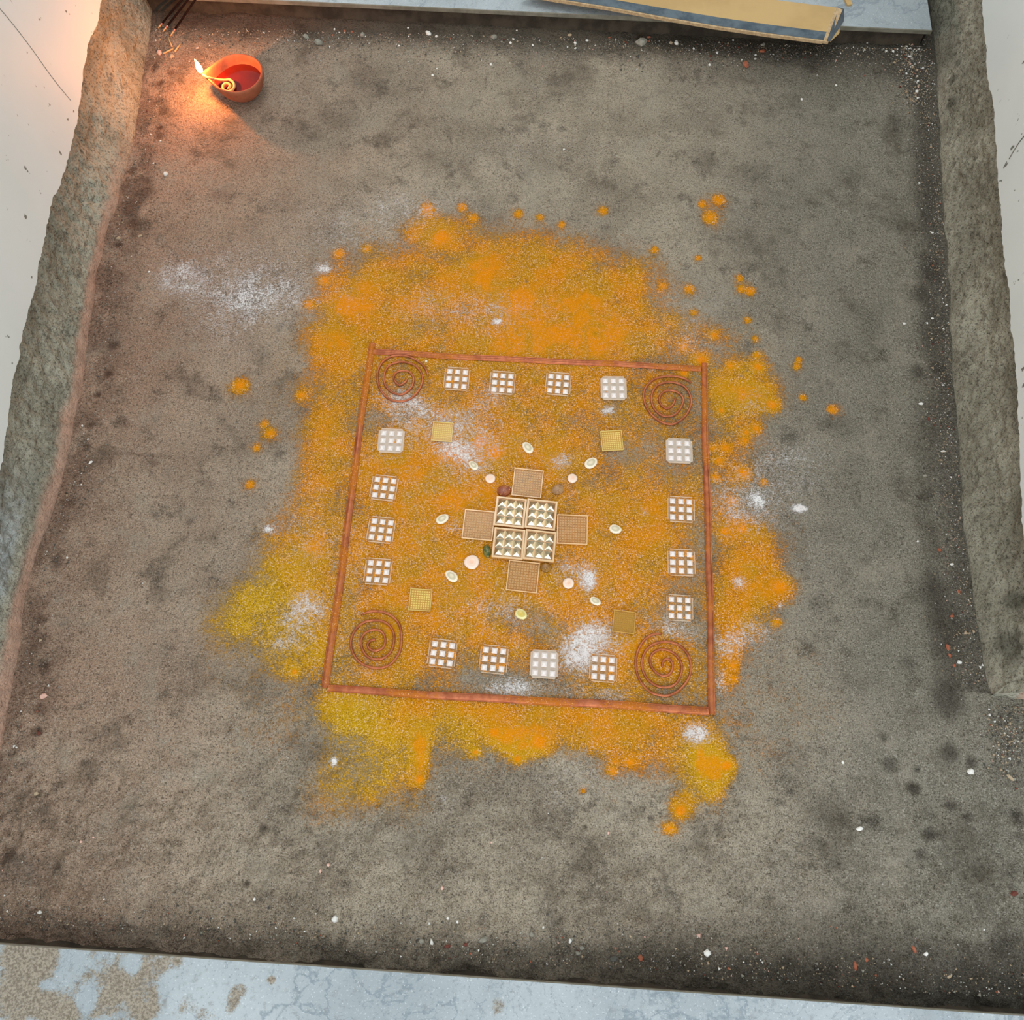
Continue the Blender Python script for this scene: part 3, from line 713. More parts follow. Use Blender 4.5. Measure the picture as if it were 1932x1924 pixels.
def nine_plate(u, v, px, rot, floured, label, idx):
    s = side_world(u, v, px); h = 0.0128
    p = F(u, v, 0.001)
    root = empty('pyramid_plate', (p.x, p.y, 0.0011), rot)
    root.scale = (s / 2 / h,) * 3
    tag(root, label, 'plate', 'clear plates with nine white pyramids')
    mt = M['clear2'] if floured else M['clear']
    V, Fc = notched(h, 0.0024, 0, 0.0009)
    child('base_plate', shared('plate_base_%d' % floured, V, Fc, mt), root)
    V, Fc = [], []
    for a in (-1, 1):
        box(V, Fc, -h + .0024, h - .0024, a * (h - .0004) - .0003, a * (h - .0004) + .0003, 0.0009, 0.0016)
        box(V, Fc, a * (h - .0004) - .0003, a * (h - .0004) + .0003, -h + .0024, h - .0024, 0.0009, 0.0016)
    child('rim', shared('plate_rim', V, Fc, M['frost2']), root)
    V, Fc = [], []
    pyr(V, Fc, 0, 0, 0.00255, 0.0, 0.0016, 0.0011)
    me = shared('plate_pyramid', V, Fc, M['frost'])
    for i in range(3):
        for j in range(3):
            child('pyramid', me, root, ((i - 1) * 0.0079, (j - 1) * 0.0079, 0.00092))
M['frost2'] = mat_clear('plate_rim_plastic', srgb(244, 222, 196), 0.45, TUR, 0.0)
D = math.radians
PL = [(862, 715.5, 48, -1, 0, 'clear plate with nine white pyramids, far row, next to the far left spiral'),
      (948, 723, 48, -1, 0, 'clear plate with nine white pyramids, far row, second from the left'),
      (1053, 725, 48, -2, 0, 'clear plate with nine white pyramids, far row, third from the left'),
      (1157.5, 733, 49, 3, 1, 'clear plate with nine white pyramids, far row, next to the far right spiral'),
      (738, 832, 49, 1, 1, 'milky plate with nine white pyramids, at the head of the left column'),
      (725, 921, 50, -3, 0, 'clear plate with nine white pyramids, left column, second from the top'),
      (719.5, 1000, 51, -3, 0, 'clear plate with nine white pyramids, left column, third from the top'),
      (713.5, 1078.5, 51, -1, 0, 'clear plate with nine white pyramids, at the foot of the left column'),
      (1281, 851, 50, 1, 1, 'milky plate with nine white pyramids and an orange blotch, head of the right column'),
      (1284.5, 961.5, 51, 0, 0, 'clear plate with nine white pyramids, right column, second from the top'),
      (1285, 1061.5, 52, 1, 0, 'clear plate with nine white pyramids sunk in turmeric, right column, third from the top'),
      (1282, 1147, 50, 0, 0, 'clear plate with nine white pyramids, at the foot of the right column'),
      (834.5, 1233, 53, -3, 0, 'clear plate with nine white pyramids, near row, next to the near left spiral'),
      (931.5, 1244, 53, -2, 0, 'clear plate with nine white pyramids, near row, second from the left'),
      (1026.5, 1253, 53, 0, 1, 'milky plate with nine white pyramids and turmeric blotches, near row, third from the left'),
      (1137.5, 1260.5, 52, -1, 0, 'clear plate with nine white pyramids, near row, next to the near right spiral')]
for i, (u, v, px, r, fl_, lab) in enumerate(PL):
    nine_plate(u, v, px, D(r) - 0.0, fl_, lab, i)

def grid_plate(name, u, v, px, rot, n, mat, label, group, cat='plate', thick=0.0022, z=0.0011):
    s = side_world(u, v, px) / 2
    p = F(u, v, z)
    root = empty(name, (p.x, p.y, z), rot)
    tag(root, label, cat, group)
    V, Fc = [], []
    box(V, Fc, -s, s, -s, s, 0, thick * 0.45)
    mesh_obj('base_plate', V, Fc, mat, root)
    V, Fc = [], []
    frame(V, Fc, s + 0.0001, s * 0.055, thick * 0.45, thick)
    o = mesh_obj('rim', V, Fc, M['rim_' + mat.name], root)
    V, Fc = [], []
    a = s * 0.88; q = 2 * a / n
    for i in range(n):
        for j in range(n):
            pyr(V, Fc, -a + q * (i + .5), -a + q * (j + .5), q * 0.36, thick * 0.45 + .00002, thick * 0.45 + q * 0.40)
    o = mesh_obj('pyramid_grid', V, Fc, M['pts_' + mat.name], root)
    o['kind'] = 'stuff'
for b, c in (('fine', srgb(246, 204, 148)), ('gold', srgb(240, 212, 120)), ('gold2', srgb(222, 176, 84))):
    nm = M[b].name
    M['rim_' + nm] = mat_clear(nm + '_rim', c, 0.72, TUR, -0.07, 0.25)
    M['pts_' + nm] = mat_clear(nm + '_points', tuple(x * 1.0 for x in c), 0.35 if b != 'gold' else 0.85, TUR, 0.0 if b != 'gold' else -0.08, 0.2)
g = 'small golden grid plates'
grid_plate('golden_plate', 835, 815.5, 38, D(-1), 9, M['gold'], 'small golden grid plate in the far left part of the square', g)
grid_plate('golden_plate', 1154, 832, 40, D(7), 9, M['gold'], 'small golden grid plate set askew in the far right part of the square', g)
grid_plate('golden_plate', 793.5, 1132, 41, D(0), 8, M['gold'], 'small golden grid plate in the near left part of the square', g)
grid_plate('golden_plate', 1177, 1173.5, 41, D(-4), 9, M['gold2'], 'small golden grid plate in the near right part, nearly hidden by turmeric', g)
g = 'fine grid plates around the centre'
grid_plate('grid_plate', 995.5, 912, 55, D(-3), 10, M['fine'], 'clear fine-grid plate touching the far edge of the crystal blocks', g)
grid_plate('grid_plate', 903, 991, 57, D(-2), 10, M['fine'], 'clear fine-grid plate left of the crystal blocks', g)
grid_plate('grid_plate', 1079.5, 999.5, 57, D(1), 10, M['fine'], 'clear fine-grid plate right of the crystal blocks', g)
grid_plate('grid_plate', 986.5, 1088, 58, D(-3), 10, M['fine'], 'clear fine-grid plate touching the near edge of the crystal blocks', g)

def crystal(u, v, px, rot, label):
    T = 0.0055
    s = side_world(u, v, px) / 2 * (CAM_LOC.z - T) / CAM_LOC.z
    p = F(u, v, T)
    root = empty('crystal_block', (p.x, p.y, 0.0011), rot)
    tag(root, label, 'block', 'crystal pyramid blocks in the centre')
    V, Fc = [], []
    box(V, Fc, -s, s, -s, s, 0, 0.0036)
    mesh_obj('base_plate', V, Fc, M['blockbase'], root)
    V, Fc = [], []
    frame(V, Fc, s, s * 0.10, 0.0036, 0.0048)
    mesh_obj('rim', V, Fc, M['rim_' + M['fine'].name], root)
    q = s * 0.58
    V, Fc = [], []
    pyr(V, Fc, 0, 0, q * 0.5 * 0.93, 0, 0.0046)
    me = shared('crystal_pyramid', V, Fc, M['mirror'])
    for i in range(3):
        for j in range(3):
            child('pyramid', me, root, ((i - 1) * q, (j - 1) * q, 0.0036))
crystal(962.5, 966, 57.5, D(-3), 'far left of the four crystal blocks in the centre, with nine mirror pyramids')
crystal(1021, 970.5, 57.5, D(-3), 'far right of the four crystal blocks in the centre, with nine mirror pyramids')
crystal(959.5, 1025, 58.5, D(-2), 'near left of the four crystal blocks in the centre, with nine mirror pyramids')
crystal(1018.5, 1029, 58.5, D(-3), 'near right of the four crystal blocks in the centre, with nine mirror pyramids')

# ------------------------------------------------------------------ shells and stones
def mat_shell(name, rim, dome, spot):
    t = NT(name)
    sx = t.n('ShaderNodeSeparateXYZ', Vector=t.tc.outputs['Generated'])
    dx = t.math('MULTIPLY', t.math('SUBTRACT', sx.outputs[0], 0.5), 2.0); dy = t.math('MULTIPLY', t.math('SUBTRACT', sx.outputs[1], 0.5), 2.0)
    r = t.math('SQRT', t.math('ADD', t.math('MULTIPLY', dx, dx), t.math('MULTIPLY', dy, dy)))
    r = t.math('ADD', r, t.math('MULTIPLY', t.math('SUBTRACT', t.noise(180, 3), 0.5), 0.30))
    c = t.mix(t.ramp(r, 0.55, 0.72), dome, rim)
    c = t.mix(t.ramp(r, 0.16, 0.42, 0.75, 0.0), c, spot)
    c = t.mix(t.ramp(t.noise(400, 3), 0.55, 0.7, 0, 0.4), c, tuple(x * 0.8 for x in rim))
    return t.done(t.bsdf(c, 0.3, normal=t.bump(t.noise(500, 3), 0.2, 0.0004), spec=0.5))
M['cowrie'] = mat_shell('cowrie_shell', srgb(246, 234, 210), srgb(198, 186, 156), srgb(226, 210, 176))
M['cowrie_y'] = mat_shell('yellow_cowrie_shell', srgb(236, 226, 164), srgb(206, 186, 96), srgb(212, 176, 60))
M['chakra'] = mat_shell('round_shell', srgb(246, 222, 204), srgb(240, 208, 186), srgb(232, 180, 146))
def shell(name, u, v, L, Wd, ang, mat, label, group, cat='shell', egg=0.25, hz=0.0034, wob=0.0):
    sc = side_world(u, v, 100) / 100
    a, b = L * sc / 2, Wd * sc / 2
    p = F(u, v, 0.002)
    V, Fc = [], []
    N, R = 28, 9
    rnd = random.Random(int(u * 7 + v))
    ph = rnd.random() * 6
    for j in range(R):
        f = j / (R - 1)
        rr = [1.0, 1.02, 0.99, 0.90, 0.78, 0.62, 0.44, 0.24, 0.04][j]
        z = [0.0, 0.0008, 0.0015, 0.0021, 0.00265, 0.0030, 0.0032, 0.0034, 0.0034][j] * hz / 0.0034
        for k in range(N):
            t = 2 * math.pi * k / N
            e = 1 - egg * math.cos(t) * 0.5
            w = 1 + wob * math.sin(2 * t + ph) + wob * 0.6 * math.sin(3 * t + ph * 2)
            if j < 3 and cat == 'shell' and name == 'cowrie_shell':
                w *= 1 + 0.03 * math.cos(t * 14)
                if abs(((t + 0.25) % (2 * math.pi)) - math.pi) > 2.85: w *= 0.93
            V.append((a * rr * math.cos(t) * w, b * rr * math.sin(t) * e * w, z))
    for j in range(R - 1):
        for k in range(N):
            k2 = (k + 1) % N
            Fc.append((j * N + k, j * N + k2, (j + 1) * N + k2, (j + 1) * N + k))
    Fc.append(tuple(range(N))[::-1]); Fc.append(tuple((R - 1) * N + k for k in range(N)))
    o = mesh_obj(name, V, Fc, mat, smooth=True, loc=(p.x, p.y, 0.0008), rot=(0, 0, ang))
    tag(o, label, cat, group)
    return o
gc = 'cowrie shells around the centre'
A = lambda dx, dy: math.atan2(-dy, dx)
shell('cowrie_shell', 995.5, 844, 26, 17, A(-1, -1.1), M['cowrie'], 'cowrie shell beyond the far fine-grid plate, the farthest shell', gc)
shell('cowrie_shell', 893, 877.5, 22, 14, A(-1, -.9), M['cowrie'], 'small cowrie shell in the far left, beside the pink round shell', gc)
shell('cowrie_shell', 1115.5, 873, 27, 19, A(1, -.75), M['cowrie'], 'cowrie shell in the far right, below the askew golden plate', gc)
shell('cowrie_shell', 835, 978.5, 26, 17, A(1, -.6), M['cowrie'], 'pale green cowrie shell far out left of the fine-grid plate', gc)
shell('cowrie_shell', 1161.5, 998, 24, 17, A(1, .2), M['cowrie'], 'cowrie shell far out right of the fine-grid plate', gc)
shell('cowrie_shell', 851.5, 1086.5, 28, 18, A(-1, -.75), M['cowrie'], 'grey cowrie shell below the biggest round shell', gc)
shell('cowrie_shell', 1123.5, 1134, 23, 14, A(1, .5), M['cowrie'], 'cowrie shell beyond the buried golden plate', gc)
shell('cowrie_shell', 983.5, 1158.5, 25, 18, A(1, .5), M['cowrie_y'], 'yellow cowrie shell below the near fine-grid plate', gc, wob=0.04)
gr_ = 'flat round shells around the centre'
shell('round_shell', 925, 902.5, 19, 18, 0.5, M['chakra'], 'round pink shell in the far left, beyond the red stone', gr_, egg=0.05, hz=.003, wob=.02)
shell('round_shell', 1080, 902, 18.5, 18, 0.2, M['chakra'], 'round pink shell in the far right, beyond the grey-brown stone', gr_, egg=0.05, hz=.003, wob=.01)
shell('round_shell', 890, 1060, 28, 27, 0.9, M['chakra'], 'biggest round white shell, in the near left', gr_, egg=0.12, hz=.0032, wob=.02)
shell('round_shell', 1072.5, 1100, 21, 20.5, 0.9, M['chakra'], 'round pink shell dusted with powder, in the near right', gr_, egg=0.03, hz=.0025, wob=.01)
def stone_mat(nm, a, b):
    t = NT(nm)
    c = t.mix(t.ramp(t.noise(300, 3), 0.4, 0.6), a, b)
    c = t.mix(t.ramp(t.noise(800, 2), 0.60, 0.68, 0, .8), c, srgb(210, 160, 90))
    return t.done(t.bsdf(c, 0.35, normal=t.bump(t.noise(350, 3), 0.3, 0.0006), spec=0.5))
M['redst'] = stone_mat('red_stone', srgb(130, 52, 20), srgb(156, 80, 30))
M['greyst'] = stone_mat('smoky_stone', srgb(142, 100, 56), srgb(160, 122, 80))
M['greenst'] = stone_mat('green_stone', srgb(52, 74, 30), srgb(112, 104, 40))
M['olivest'] = stone_mat('olive_stone', srgb(126, 82, 18), srgb(150, 104, 22))
gs = 'coloured stones at the corners of the crystal blocks'
shell('polished_stone', 951, 925.5, 26, 22, 0.1, M['redst'], 'dark red polished stone at the far left corner of the crystal blocks', gs, 'stone', 0.05, .0026, .02)
shell('polished_stone', 1053, 923, 23, 20, 0.6, M['greyst'], 'smoky brown polished stone at the far right corner of the crystal blocks', gs, 'stone', 0.08, .0022, .03)
shell('polished_stone', 919, 1039.5, 25, 15, A(.15, 1), M['greenst'], 'dark green oval stone at the near left corner of the crystal blocks', gs, 'stone', 0.12, .003, .02)
shell('polished_stone', 1030, 1070, 22, 18, 0.1, M['olivest'], 'olive brown stone at the near right corner, half under turmeric', gs, 'stone', 0.05, .0024, .03)

# ------------------------------------------------------------------ oil lamp
ZR = 0.028
RC = F(447.5, 139, ZR)
RR = (F(496.5, 139, ZR) - RC).length * 1.0
def lamp_r(th, spout):
    d = abs((th - math.pi - 0.02 + math.pi) % (2 * math.pi) - math.pi)
    lim = math.radians(46)
    r = 1.0
    if d < lim: r = 1.0 / max(math.cos(lim - d), 0.69)
    return 1 + (r - 1) * spout
M['clay'] = mat_simple('terracotta', srgb(150, 84, 58), srgb(168, 96, 66), 90, 0.7, bump=0.35, bd=0.0006)
M['oil'] = mat_simple('dark_red_oil', srgb(92, 20, 12), srgb(108, 26, 15), 30, 0.08, bump=0.0, spec=0.35)
M['cotton'] = mat_simple('cotton_wick', srgb(226, 190, 130), srgb(206, 160, 100), 400, 0.9, bump=0.5, bd=0.0008)
M['char'] = mat_simple('charred_tip', srgb(40, 24, 20), srgb(60, 34, 26), 400, 0.9)
lamp = empty('oil_lamp', (RC.x, RC.y, 0.0))
tag(lamp, 'small round terracotta oil lamp with a burning wick, in the far left corner', 'lamp')
levels = [(.00, .52, .0), (.003, .64, .0), (.008, .82, .15), (.013, .92, .45), (.018, .985, .85), (.0205, 1.0, 1.0), (.0218, .985, 1.0), (.0222, .955, .98), (.0218, .925, .95), (.0205, .905, .92), (.016, .87, .7), (.012, .84, .45), (.009, .78, .2), (.0065, .60, .0), (.0062, .05, .0)]
N = 72; V, Fc = [], []
for z, r, s in [(a * ZR / .021, b, c) for a, b, c in levels]:
    for k in range(N):
        th = 2 * math.pi * k / N
        rr = RR * r * lamp_r(th, s)
        dip = -0.0006 * max(0, lamp_r(th, 1) - 1.0) * 4 * (z / ZR)
        V.append((math.cos(th) * rr, math.sin(th) * rr * 1.0, z + dip + 0.0004 * math.sin(3 * th + 1) * (z / ZR)))
for j in range(len(levels) - 1):
    for k in range(N):
        k2 = (k + 1) % N
        Fc.append((j * N + k, j * N + k2, (j + 1) * N + k2, (j + 1) * N + k))
Fc.append(tuple(range(N))[::-1]); Fc.append(tuple((len(levels) - 1) * N + k for k in range(N)))
mesh_obj('bowl', V, Fc, M['clay'], lamp, smooth=True)
V = [(math.cos(2 * math.pi * k / N) * RR * 0.855 * lamp_r(2 * math.pi * k / N, .46), math.sin(2 * math.pi * k / N) * RR * 0.855 * lamp_r(2 * math.pi * k / N, .46), 0.0175) for k in range(N)]
o = mesh_obj('oil', V, [tuple(range(N))], M['oil'], lamp); o['label'] = 'dark red oil pooled in the lamp'
WK = [(783, 898, .0232), (815, 925, .0235), (860, 945, .0225), (950, 965, .0170), (1050, 975, .0142), (1120, 970, .0140), (1165, 1010, .0140), (1170, 1060, .0140), (1140, 1100, .0138), (1095, 1112, .0138), (1045, 1095, .0138), (1035, 1050, .0142), (1065, 1015, .0150), (1105, 1018, .0150), (1125, 1045, .0146), (1100, 1080, .0144)]
WP = [F(260 + x / 6.44, y / 6.44, z * 1.02 + .0058) for x, y, z in WK]
cw = Vector((RC.x, RC.y, 0))
V, Fc = tube(catmull([p - cw for p in WP], 6), 0.00165, 8, rf=lambda f: 0.75 + 0.25 * min(1, f * 4))
wick = mesh_obj('wick', V, Fc, M['cotton'], lamp, smooth=True)
tip = WP[0] - cw
V, Fc = tube([tip + Vector((-.0008, 0, .0030)), tip + Vector((-.0003, 0, .0012)), tip, tip + (WP[1] - WP[0]) * .35], 0.0013, 8, up=Vector((0, 1, 0)))
o = mesh_obj('burnt_tip', V, Fc, M['char'], wick); o['label'] = 'black burnt tip of the wick'
# flame
def mat_flame():
    t = NT('flame')
    g = t.n('ShaderNodeSeparateXYZ', Vector=t.tc.outputs['Generated']).outputs[2]
    c = t.mix(t.ramp(g, 0.02, 0.35), (1.0, 0.32, 0.04), (1.0, 0.78, 0.42))
    em = t.n('ShaderNodeEmission', Color=c, Strength=t.ramp(g, 0.0, 0.3, 1.2, 7.0))
    lw = t.n('ShaderNodeLayerWeight', Blend=0.35).outputs['Facing']
    # hot gas: it glows and lets light through
    glow = t.mixsh(t.ramp(lw, 0.45, 1.0), em.outputs[0], t.transp())
    ad = t.t.nodes.new('ShaderNodeAddShader')
    t.t.links.new(glow, ad.inputs[0]); t.t.links.new(t.transp(), ad.inputs[1])
    return t.done(ad.outputs[0])
fb = tip + Vector((-.0006, 0, .0006))
V, Fc = [], []
NF = 16; prof = [(0, .10), (.06, .48), (.16, .82), (.28, 1.0), (.42, .98), (.58, .80), (.74, .52), (.88, .24), (.97, .07), (1, .01)]
for f, r in prof:
    for k in range(NF):
        a = 2 * math.pi * k / NF
        V.append((math.cos(a) * r * .0036 - 0.0012 * f * f, math.sin(a) * r * .0036 + 0.001 * f, f * 0.0200))
for j in range(len(prof) - 1):
    for k in range(NF):
        k2 = (k + 1) % NF
        Fc.append((j * NF + k, j * NF + k2, (j + 1) * NF + k2, (j + 1) * NF + k))
M['flame'] = mat_flame()
fo = mesh_obj('flame', V, Fc, M['flame'], lamp, smooth=True, loc=fb)
fo['label'] = 'bright yellow flame'
pl = bpy.data.lights.new('flame_light', 'POINT'); pl.energy = 1.0; pl.color = (1.0, 0.31, 0.065); pl.shadow_soft_size = 0.002
pl.use_nodes = True
lt = pl.node_tree; em = lt.nodes['Emission']
lf = lt.nodes.new('ShaderNodeLightFalloff'); lf.inputs['Strength'].default_value = 1.35
lq = lt.nodes.new('ShaderNodeMath'); lq.operation = 'ADD'; lq.inputs[1].default_value = 0.36
lt.links.new(lf.outputs['Linear'], lq.inputs[0]); lt.links.new(lq.outputs[0], em.inputs['Strength'])
plo = link(bpy.data.objects.new('flame_light', pl)); plo.location = cw + fb + Vector((-0.001, 0, 0.012))

# ------------------------------------------------------------------ incense sticks and broken pieces
M['incense'] = mat_simple('black_incense', srgb(26, 16, 14), srgb(40, 24, 20), 300, 0.95, bump=0.5, bd=0.0006, spec=0.08)
M['bamboo'] = mat_simple('bamboo_stick', srgb(206, 170, 120), srgb(190, 150, 104), 300, 0.7)
M['pinkend'] = mat_simple('pink_dyed_bamboo', srgb(214, 140, 128), srgb(200, 120, 110), 300, 0.7)
def zslab(p): return p
for (a, b, c, lab) in (((342.4, 0), (305.6, 42.5), (298.4, 53), 'leftmost of the three black incense sticks in the far left corner'),
                       ((354.4, 0), (315.9, 46.5), (307, 60), 'middle one of the three black incense sticks in the far left corner'),
                       ((368, 0), (330, 54), (321.5, 68), 'rightmost of the three black incense sticks, nearest the lamp')):
    P0 = F(*c, 0.0022)
    # runs up from the floor over the edge of the slab
    P2 = F(a[0], a[1], 0.030)
    d = (P2 - P0)
    B = F(*b, 0.0022 + 0.028 * (b[1] - c[1]) / (a[1] - c[1]))
    t = (B - P0).dot(d) / d.dot(d)
    Bp = P0 + d * t
    root = empty('incense_stick', P0)
    tag(root, lab, 'incense', 'incense sticks in the far left corner')
    E_ = P0 + d * 2.6
    V, Fc = tube([Bp - P0, Bp - P0 + (E_ - Bp) * .5, E_ - P0], 0.00130, 8); mesh_obj('incense_paste', V, Fc, M['incense'], root, smooth=True)
    V, Fc = tube([Vector((0, 0, 0)), (Bp - P0) * .62], 0.00085, 7); o = mesh_obj('bare_stick', V, Fc, M['bamboo'], root, smooth=True)
    V, Fc = tube([(Bp - P0) * .62, (Bp - P0) * 1.02], 0.00088, 7); o = mesh_obj('dyed_stick', V, Fc, M['pinkend'], root, smooth=True); o['label'] = 'pink dyed stretch of the stick'
for a, b, lab in (((317, 70), (324.7, 88.5), 'broken stick piece pointing away, above the other two pieces'), ((307.5, 100), (326, 91), 'longest broken stick piece beside the pinkish stone chip'), ((329.5, 97), (340.5, 82.5), 'short broken stick piece nearest the lamp')):
    A_, B_ = F(*a, .0025), F(*b, .0025)
    c = (A_ + B_) / 2; z = floor_z(c.x, c.y) + .0014
    V, Fc = tube([Vector((A_.x - c.x, A_.y - c.y, 0)), Vector((0, 0, .0001)), Vector((B_.x - c.x, B_.y - c.y, 0))], 0.00105, 7)
    o = mesh_obj('stick_piece', V, Fc, M['bamboo'], smooth=True, loc=(c.x, c.y, z))
    tag(o, lab, 'stick', 'broken stick pieces by the lamp')

# ------------------------------------------------------------------ cardboard on the far slab
M['card'] = mat_simple('brown_cardboard', srgb(184, 152, 102), srgb(196, 164, 112), 14, 0.85, bump=0.15)
M['cardraw'] = mat_simple('raw_board_edge', srgb(204, 176, 138), srgb(178, 148, 110), 260, 0.9, bump=0.6, bd=.001)
M['cardblue'] = mat_simple('blue_grey_print', srgb(66, 78, 88), srgb(96, 108, 116), 50, 0.75, bump=0.2)
M['carddark'] = mat_simple('grey_flap_print', srgb(68, 76, 82), srgb(82, 90, 96), 50, 0.75, bump=0.2)
ZC = 0.0385
cbroot = empty('cardboard_carton', F(1300, 20, 0.0235))
tag(cbroot, 'brown cardboard carton panel with a blue-grey border hanging over the edge of the far slab', 'cardboard')
Rinv = cbroot.location.copy()
fl_pt = [F(980, -13, ZC), F(1050, -1, ZC), F(1150, 14.5, ZC), F(1250, 33, ZC), F(1350, 50, ZC), F(1450, 64.5, ZC), F(1553, 77.5, ZC)]
bk_pt = [F(1050, -62, ZC), F(1115, -50, ZC), F(1200, -38, ZC), F(1290, -26, ZC), F(1380, -12, ZC), F(1470, 0, ZC), F(1577, 13.5, ZC)]
def strip_faces(Ln, Rn, z0, z1, mat, name, lab=None, thick=True):
    V, Fc = [], []
    n = len(Ln)
    for p in Ln: V.append((p.x, p.y, z1(p)))
    for p in Rn: V.append((p.x, p.y, z1(p)))
    for p in Ln: V.append((p.x, p.y, z0(p)))
    for p in Rn: V.append((p.x, p.y, z0(p)))
    for i in range(n - 1):
        Fc += [(i, i + 1, n + i + 1, n + i), (2 * n + i, 3 * n + i, 3 * n + i + 1, 2 * n + i + 1), (i, 2 * n + i, 2 * n + i + 1, i + 1), (n + i, n + i + 1, 3 * n + i + 1, 3 * n + i)]
    Fc += [(0, n, 3 * n, 2 * n), (n - 1, 3 * n - 1, 4 * n - 1, 2 * n - 1)]
    V = [(x - Rinv.x, y - Rinv.y, z - Rinv.z) for x, y, z in V]
    o = mesh_obj(name, V, Fc, mat, cbroot)
    if lab: o['label'] = lab
    return o
lerp = lambda a, b, t: a + (b - a) * t
L0 = fl_pt; L1 = bk_pt
# raw corrugated core, then printed faces just above it
strip_faces(L0, L1, lambda p: ZC - 0.0042, lambda p: ZC - 0.0004, M['cardraw'], 'corrugated_core', 'pale raw edge of the board')
strip_faces([lerp(a, b, .27) for a, b in zip(L0, L1)], [lerp(a, b, .985) for a, b in zip(L0, L1)], lambda p: ZC - .0003, lambda p: ZC, M['card'], 'brown_face')
strip_faces([lerp(a, b, .035) for a, b in zip(L0, L1)], [lerp(a, b, .268) for a, b in zip(L0, L1)], lambda p: ZC - .0003, lambda p: ZC, M['cardblue'], 'border_stripe', 'blue-grey printed border')
# body of the carton under the panel, resting on the slab
strip_faces([lerp(a, b, .50) for a, b in zip(L0, L1)], [lerp(a, b, .98) for a, b in zip(L0, L1)], lambda p: 0.0236, lambda p: ZC - .0045, M['cardraw'], 'carton_body')
# bent end flap sloping down at the right
E0, E1 = L0[-1], L1[-1]
out = (E0 - L0[-2]).normalized()
fold0 = [E0, E1]
f1 = [F(1560, 80, ZC - .002), F(1584, 17, ZC - .001)]
f2 = [F(1583, 52, ZC - .009), F(1588, 20, ZC - .005)]
def quadstrip(P, z_off, mat, name, lab=None):
    V = [(p.x - Rinv.x, p.y - Rinv.y, p.z - Rinv.z) for p in P] + [(p.x - Rinv.x, p.y - Rinv.y, p.z - Rinv.z - z_off) for p in P]
    n = len(P)
    Fc = [tuple(range(n)), tuple(range(n, 2 * n))[::-1]] + [(i, (i + 1) % n, n + (i + 1) % n, n + i) for i in range(n)]
    o = mesh_obj(name, V, Fc, mat, cbroot)
    if lab: o['label'] = lab
    return o
quadstrip([E0, F(1563, 79.5, ZC - .0015), F(1590, 18, ZC - .0015), E1], .003, M['cardraw'], 'end_flap', 'bent end flap of the carton')
quadstrip([F(1560, 77, ZC - .0006), F(1566, 78, ZC - .0010), F(1592, 40, ZC - .004), F(1593, 17, ZC - .004), F(1582, 14, ZC - .0006)], .0008, M['carddark'], 'flap_stripe', 'dark grey printed stripe on the flap')
quadstrip([F(1566, 79, ZC - .0012), F(1584, 62, ZC - .006), F(1586, 38, ZC - .006), F(1592, 24, ZC - .0048), F(1583, 52, ZC - .004)], .001, M['card'], 'flap_edge')
# small scrap of board behind it
p = F(1601, 2, 0.026)
V, Fc = [], []; box(V, Fc, -.0035, .0035, -.006, .006, 0, .0022)
o = mesh_obj('cardboard_scrap', V, Fc, M['card'], loc=(p.x, p.y, .0236), rot=(0, 0, .3))
tag(o, 'small brown cardboard scrap on the far slab beside the carton end', 'cardboard')

# ------------------------------------------------------------------ stone chips
CH = dict(w=mat_simple('white_marble_chip', srgb(232, 230, 224), srgb(214, 210, 202), 200, 0.5),
          g=mat_simple('grey_stone_chip', srgb(150, 146, 134), srgb(128, 124, 112), 200, 0.8),
          t=mat_simple('tan_stone_chip', srgb(182, 162, 136), srgb(158, 138, 112), 200, 0.8),
          r=mat_simple('brick_red_chip', srgb(166, 100, 74), srgb(142, 80, 58), 200, 0.85),
          d=mat_simple('dark_red_chip', srgb(112, 62, 50), srgb(92, 52, 44), 200, 0.85),
          k=mat_simple('dark_grey_chip', srgb(92, 90, 84), srgb(76, 74, 68), 200, 0.85),
          p=mat_simple('pinkish_chip', srgb(224, 184, 168), srgb(204, 160, 144), 200, 0.7))
CN = dict(w='white', g='grey', t='tan', r='brick red', d='dark red', k='dark grey', p='pinkish')
def chip_geo(rng, L, Wd, h):
    n = rng.randint(6, 8)
    V, Fc = [], []
    ang = sorted([2 * math.pi * (k + rng.uniform(-.28, .28)) / n for k in range(n)])
    rad = [rng.uniform(.72, 1.1) for _ in ang]
    for s, z in ((.86, 0), (1, h * .45), (.66, h)):
        for a, r in zip(ang, rad):
            V.append((math.cos(a) * r * s * L / 2, math.sin(a) * r * s * Wd / 2, z + (rng.uniform(-.16, .16) * h if z else 0)))
    V.append((rng.uniform(-.1, .1) * L, rng.uniform(-.1, .1) * Wd, h * 1.08))
    for j in range(2):
        for k in range(n):
            k2 = (k + 1) % n
            Fc.append((j * n + k, j * n + k2, (j + 1) * n + k2, (j + 1) * n + k))
    for k in range(n): Fc.append((2 * n + k, 2 * n + (k + 1) % n, 3 * n))
    Fc.append(tuple(range(n))[::-1])
    return V, Fc
def chip(u, v, L, Wd, kind, label, ang=None, group=None, name='stone_chip', z=None):
    rng = random.Random(int(u * 31 + v * 17))
    sc = side_world(u, v, 100) / 100
    L *= sc * 1.12; Wd *= sc * 1.12
    p = F(u, v, .001)
    V, Fc = chip_geo(rng, L, Wd, min(L, Wd) * .42)
    zz = (floor_z(p.x, p.y) - 0.0004) if z is None else z
    o = mesh_obj(name, V, Fc, CH[kind], loc=(p.x, p.y, zz), rot=(0, 0, ang if ang is not None else rng.uniform(0, 3)))
    tag(o, label, 'stone', group)
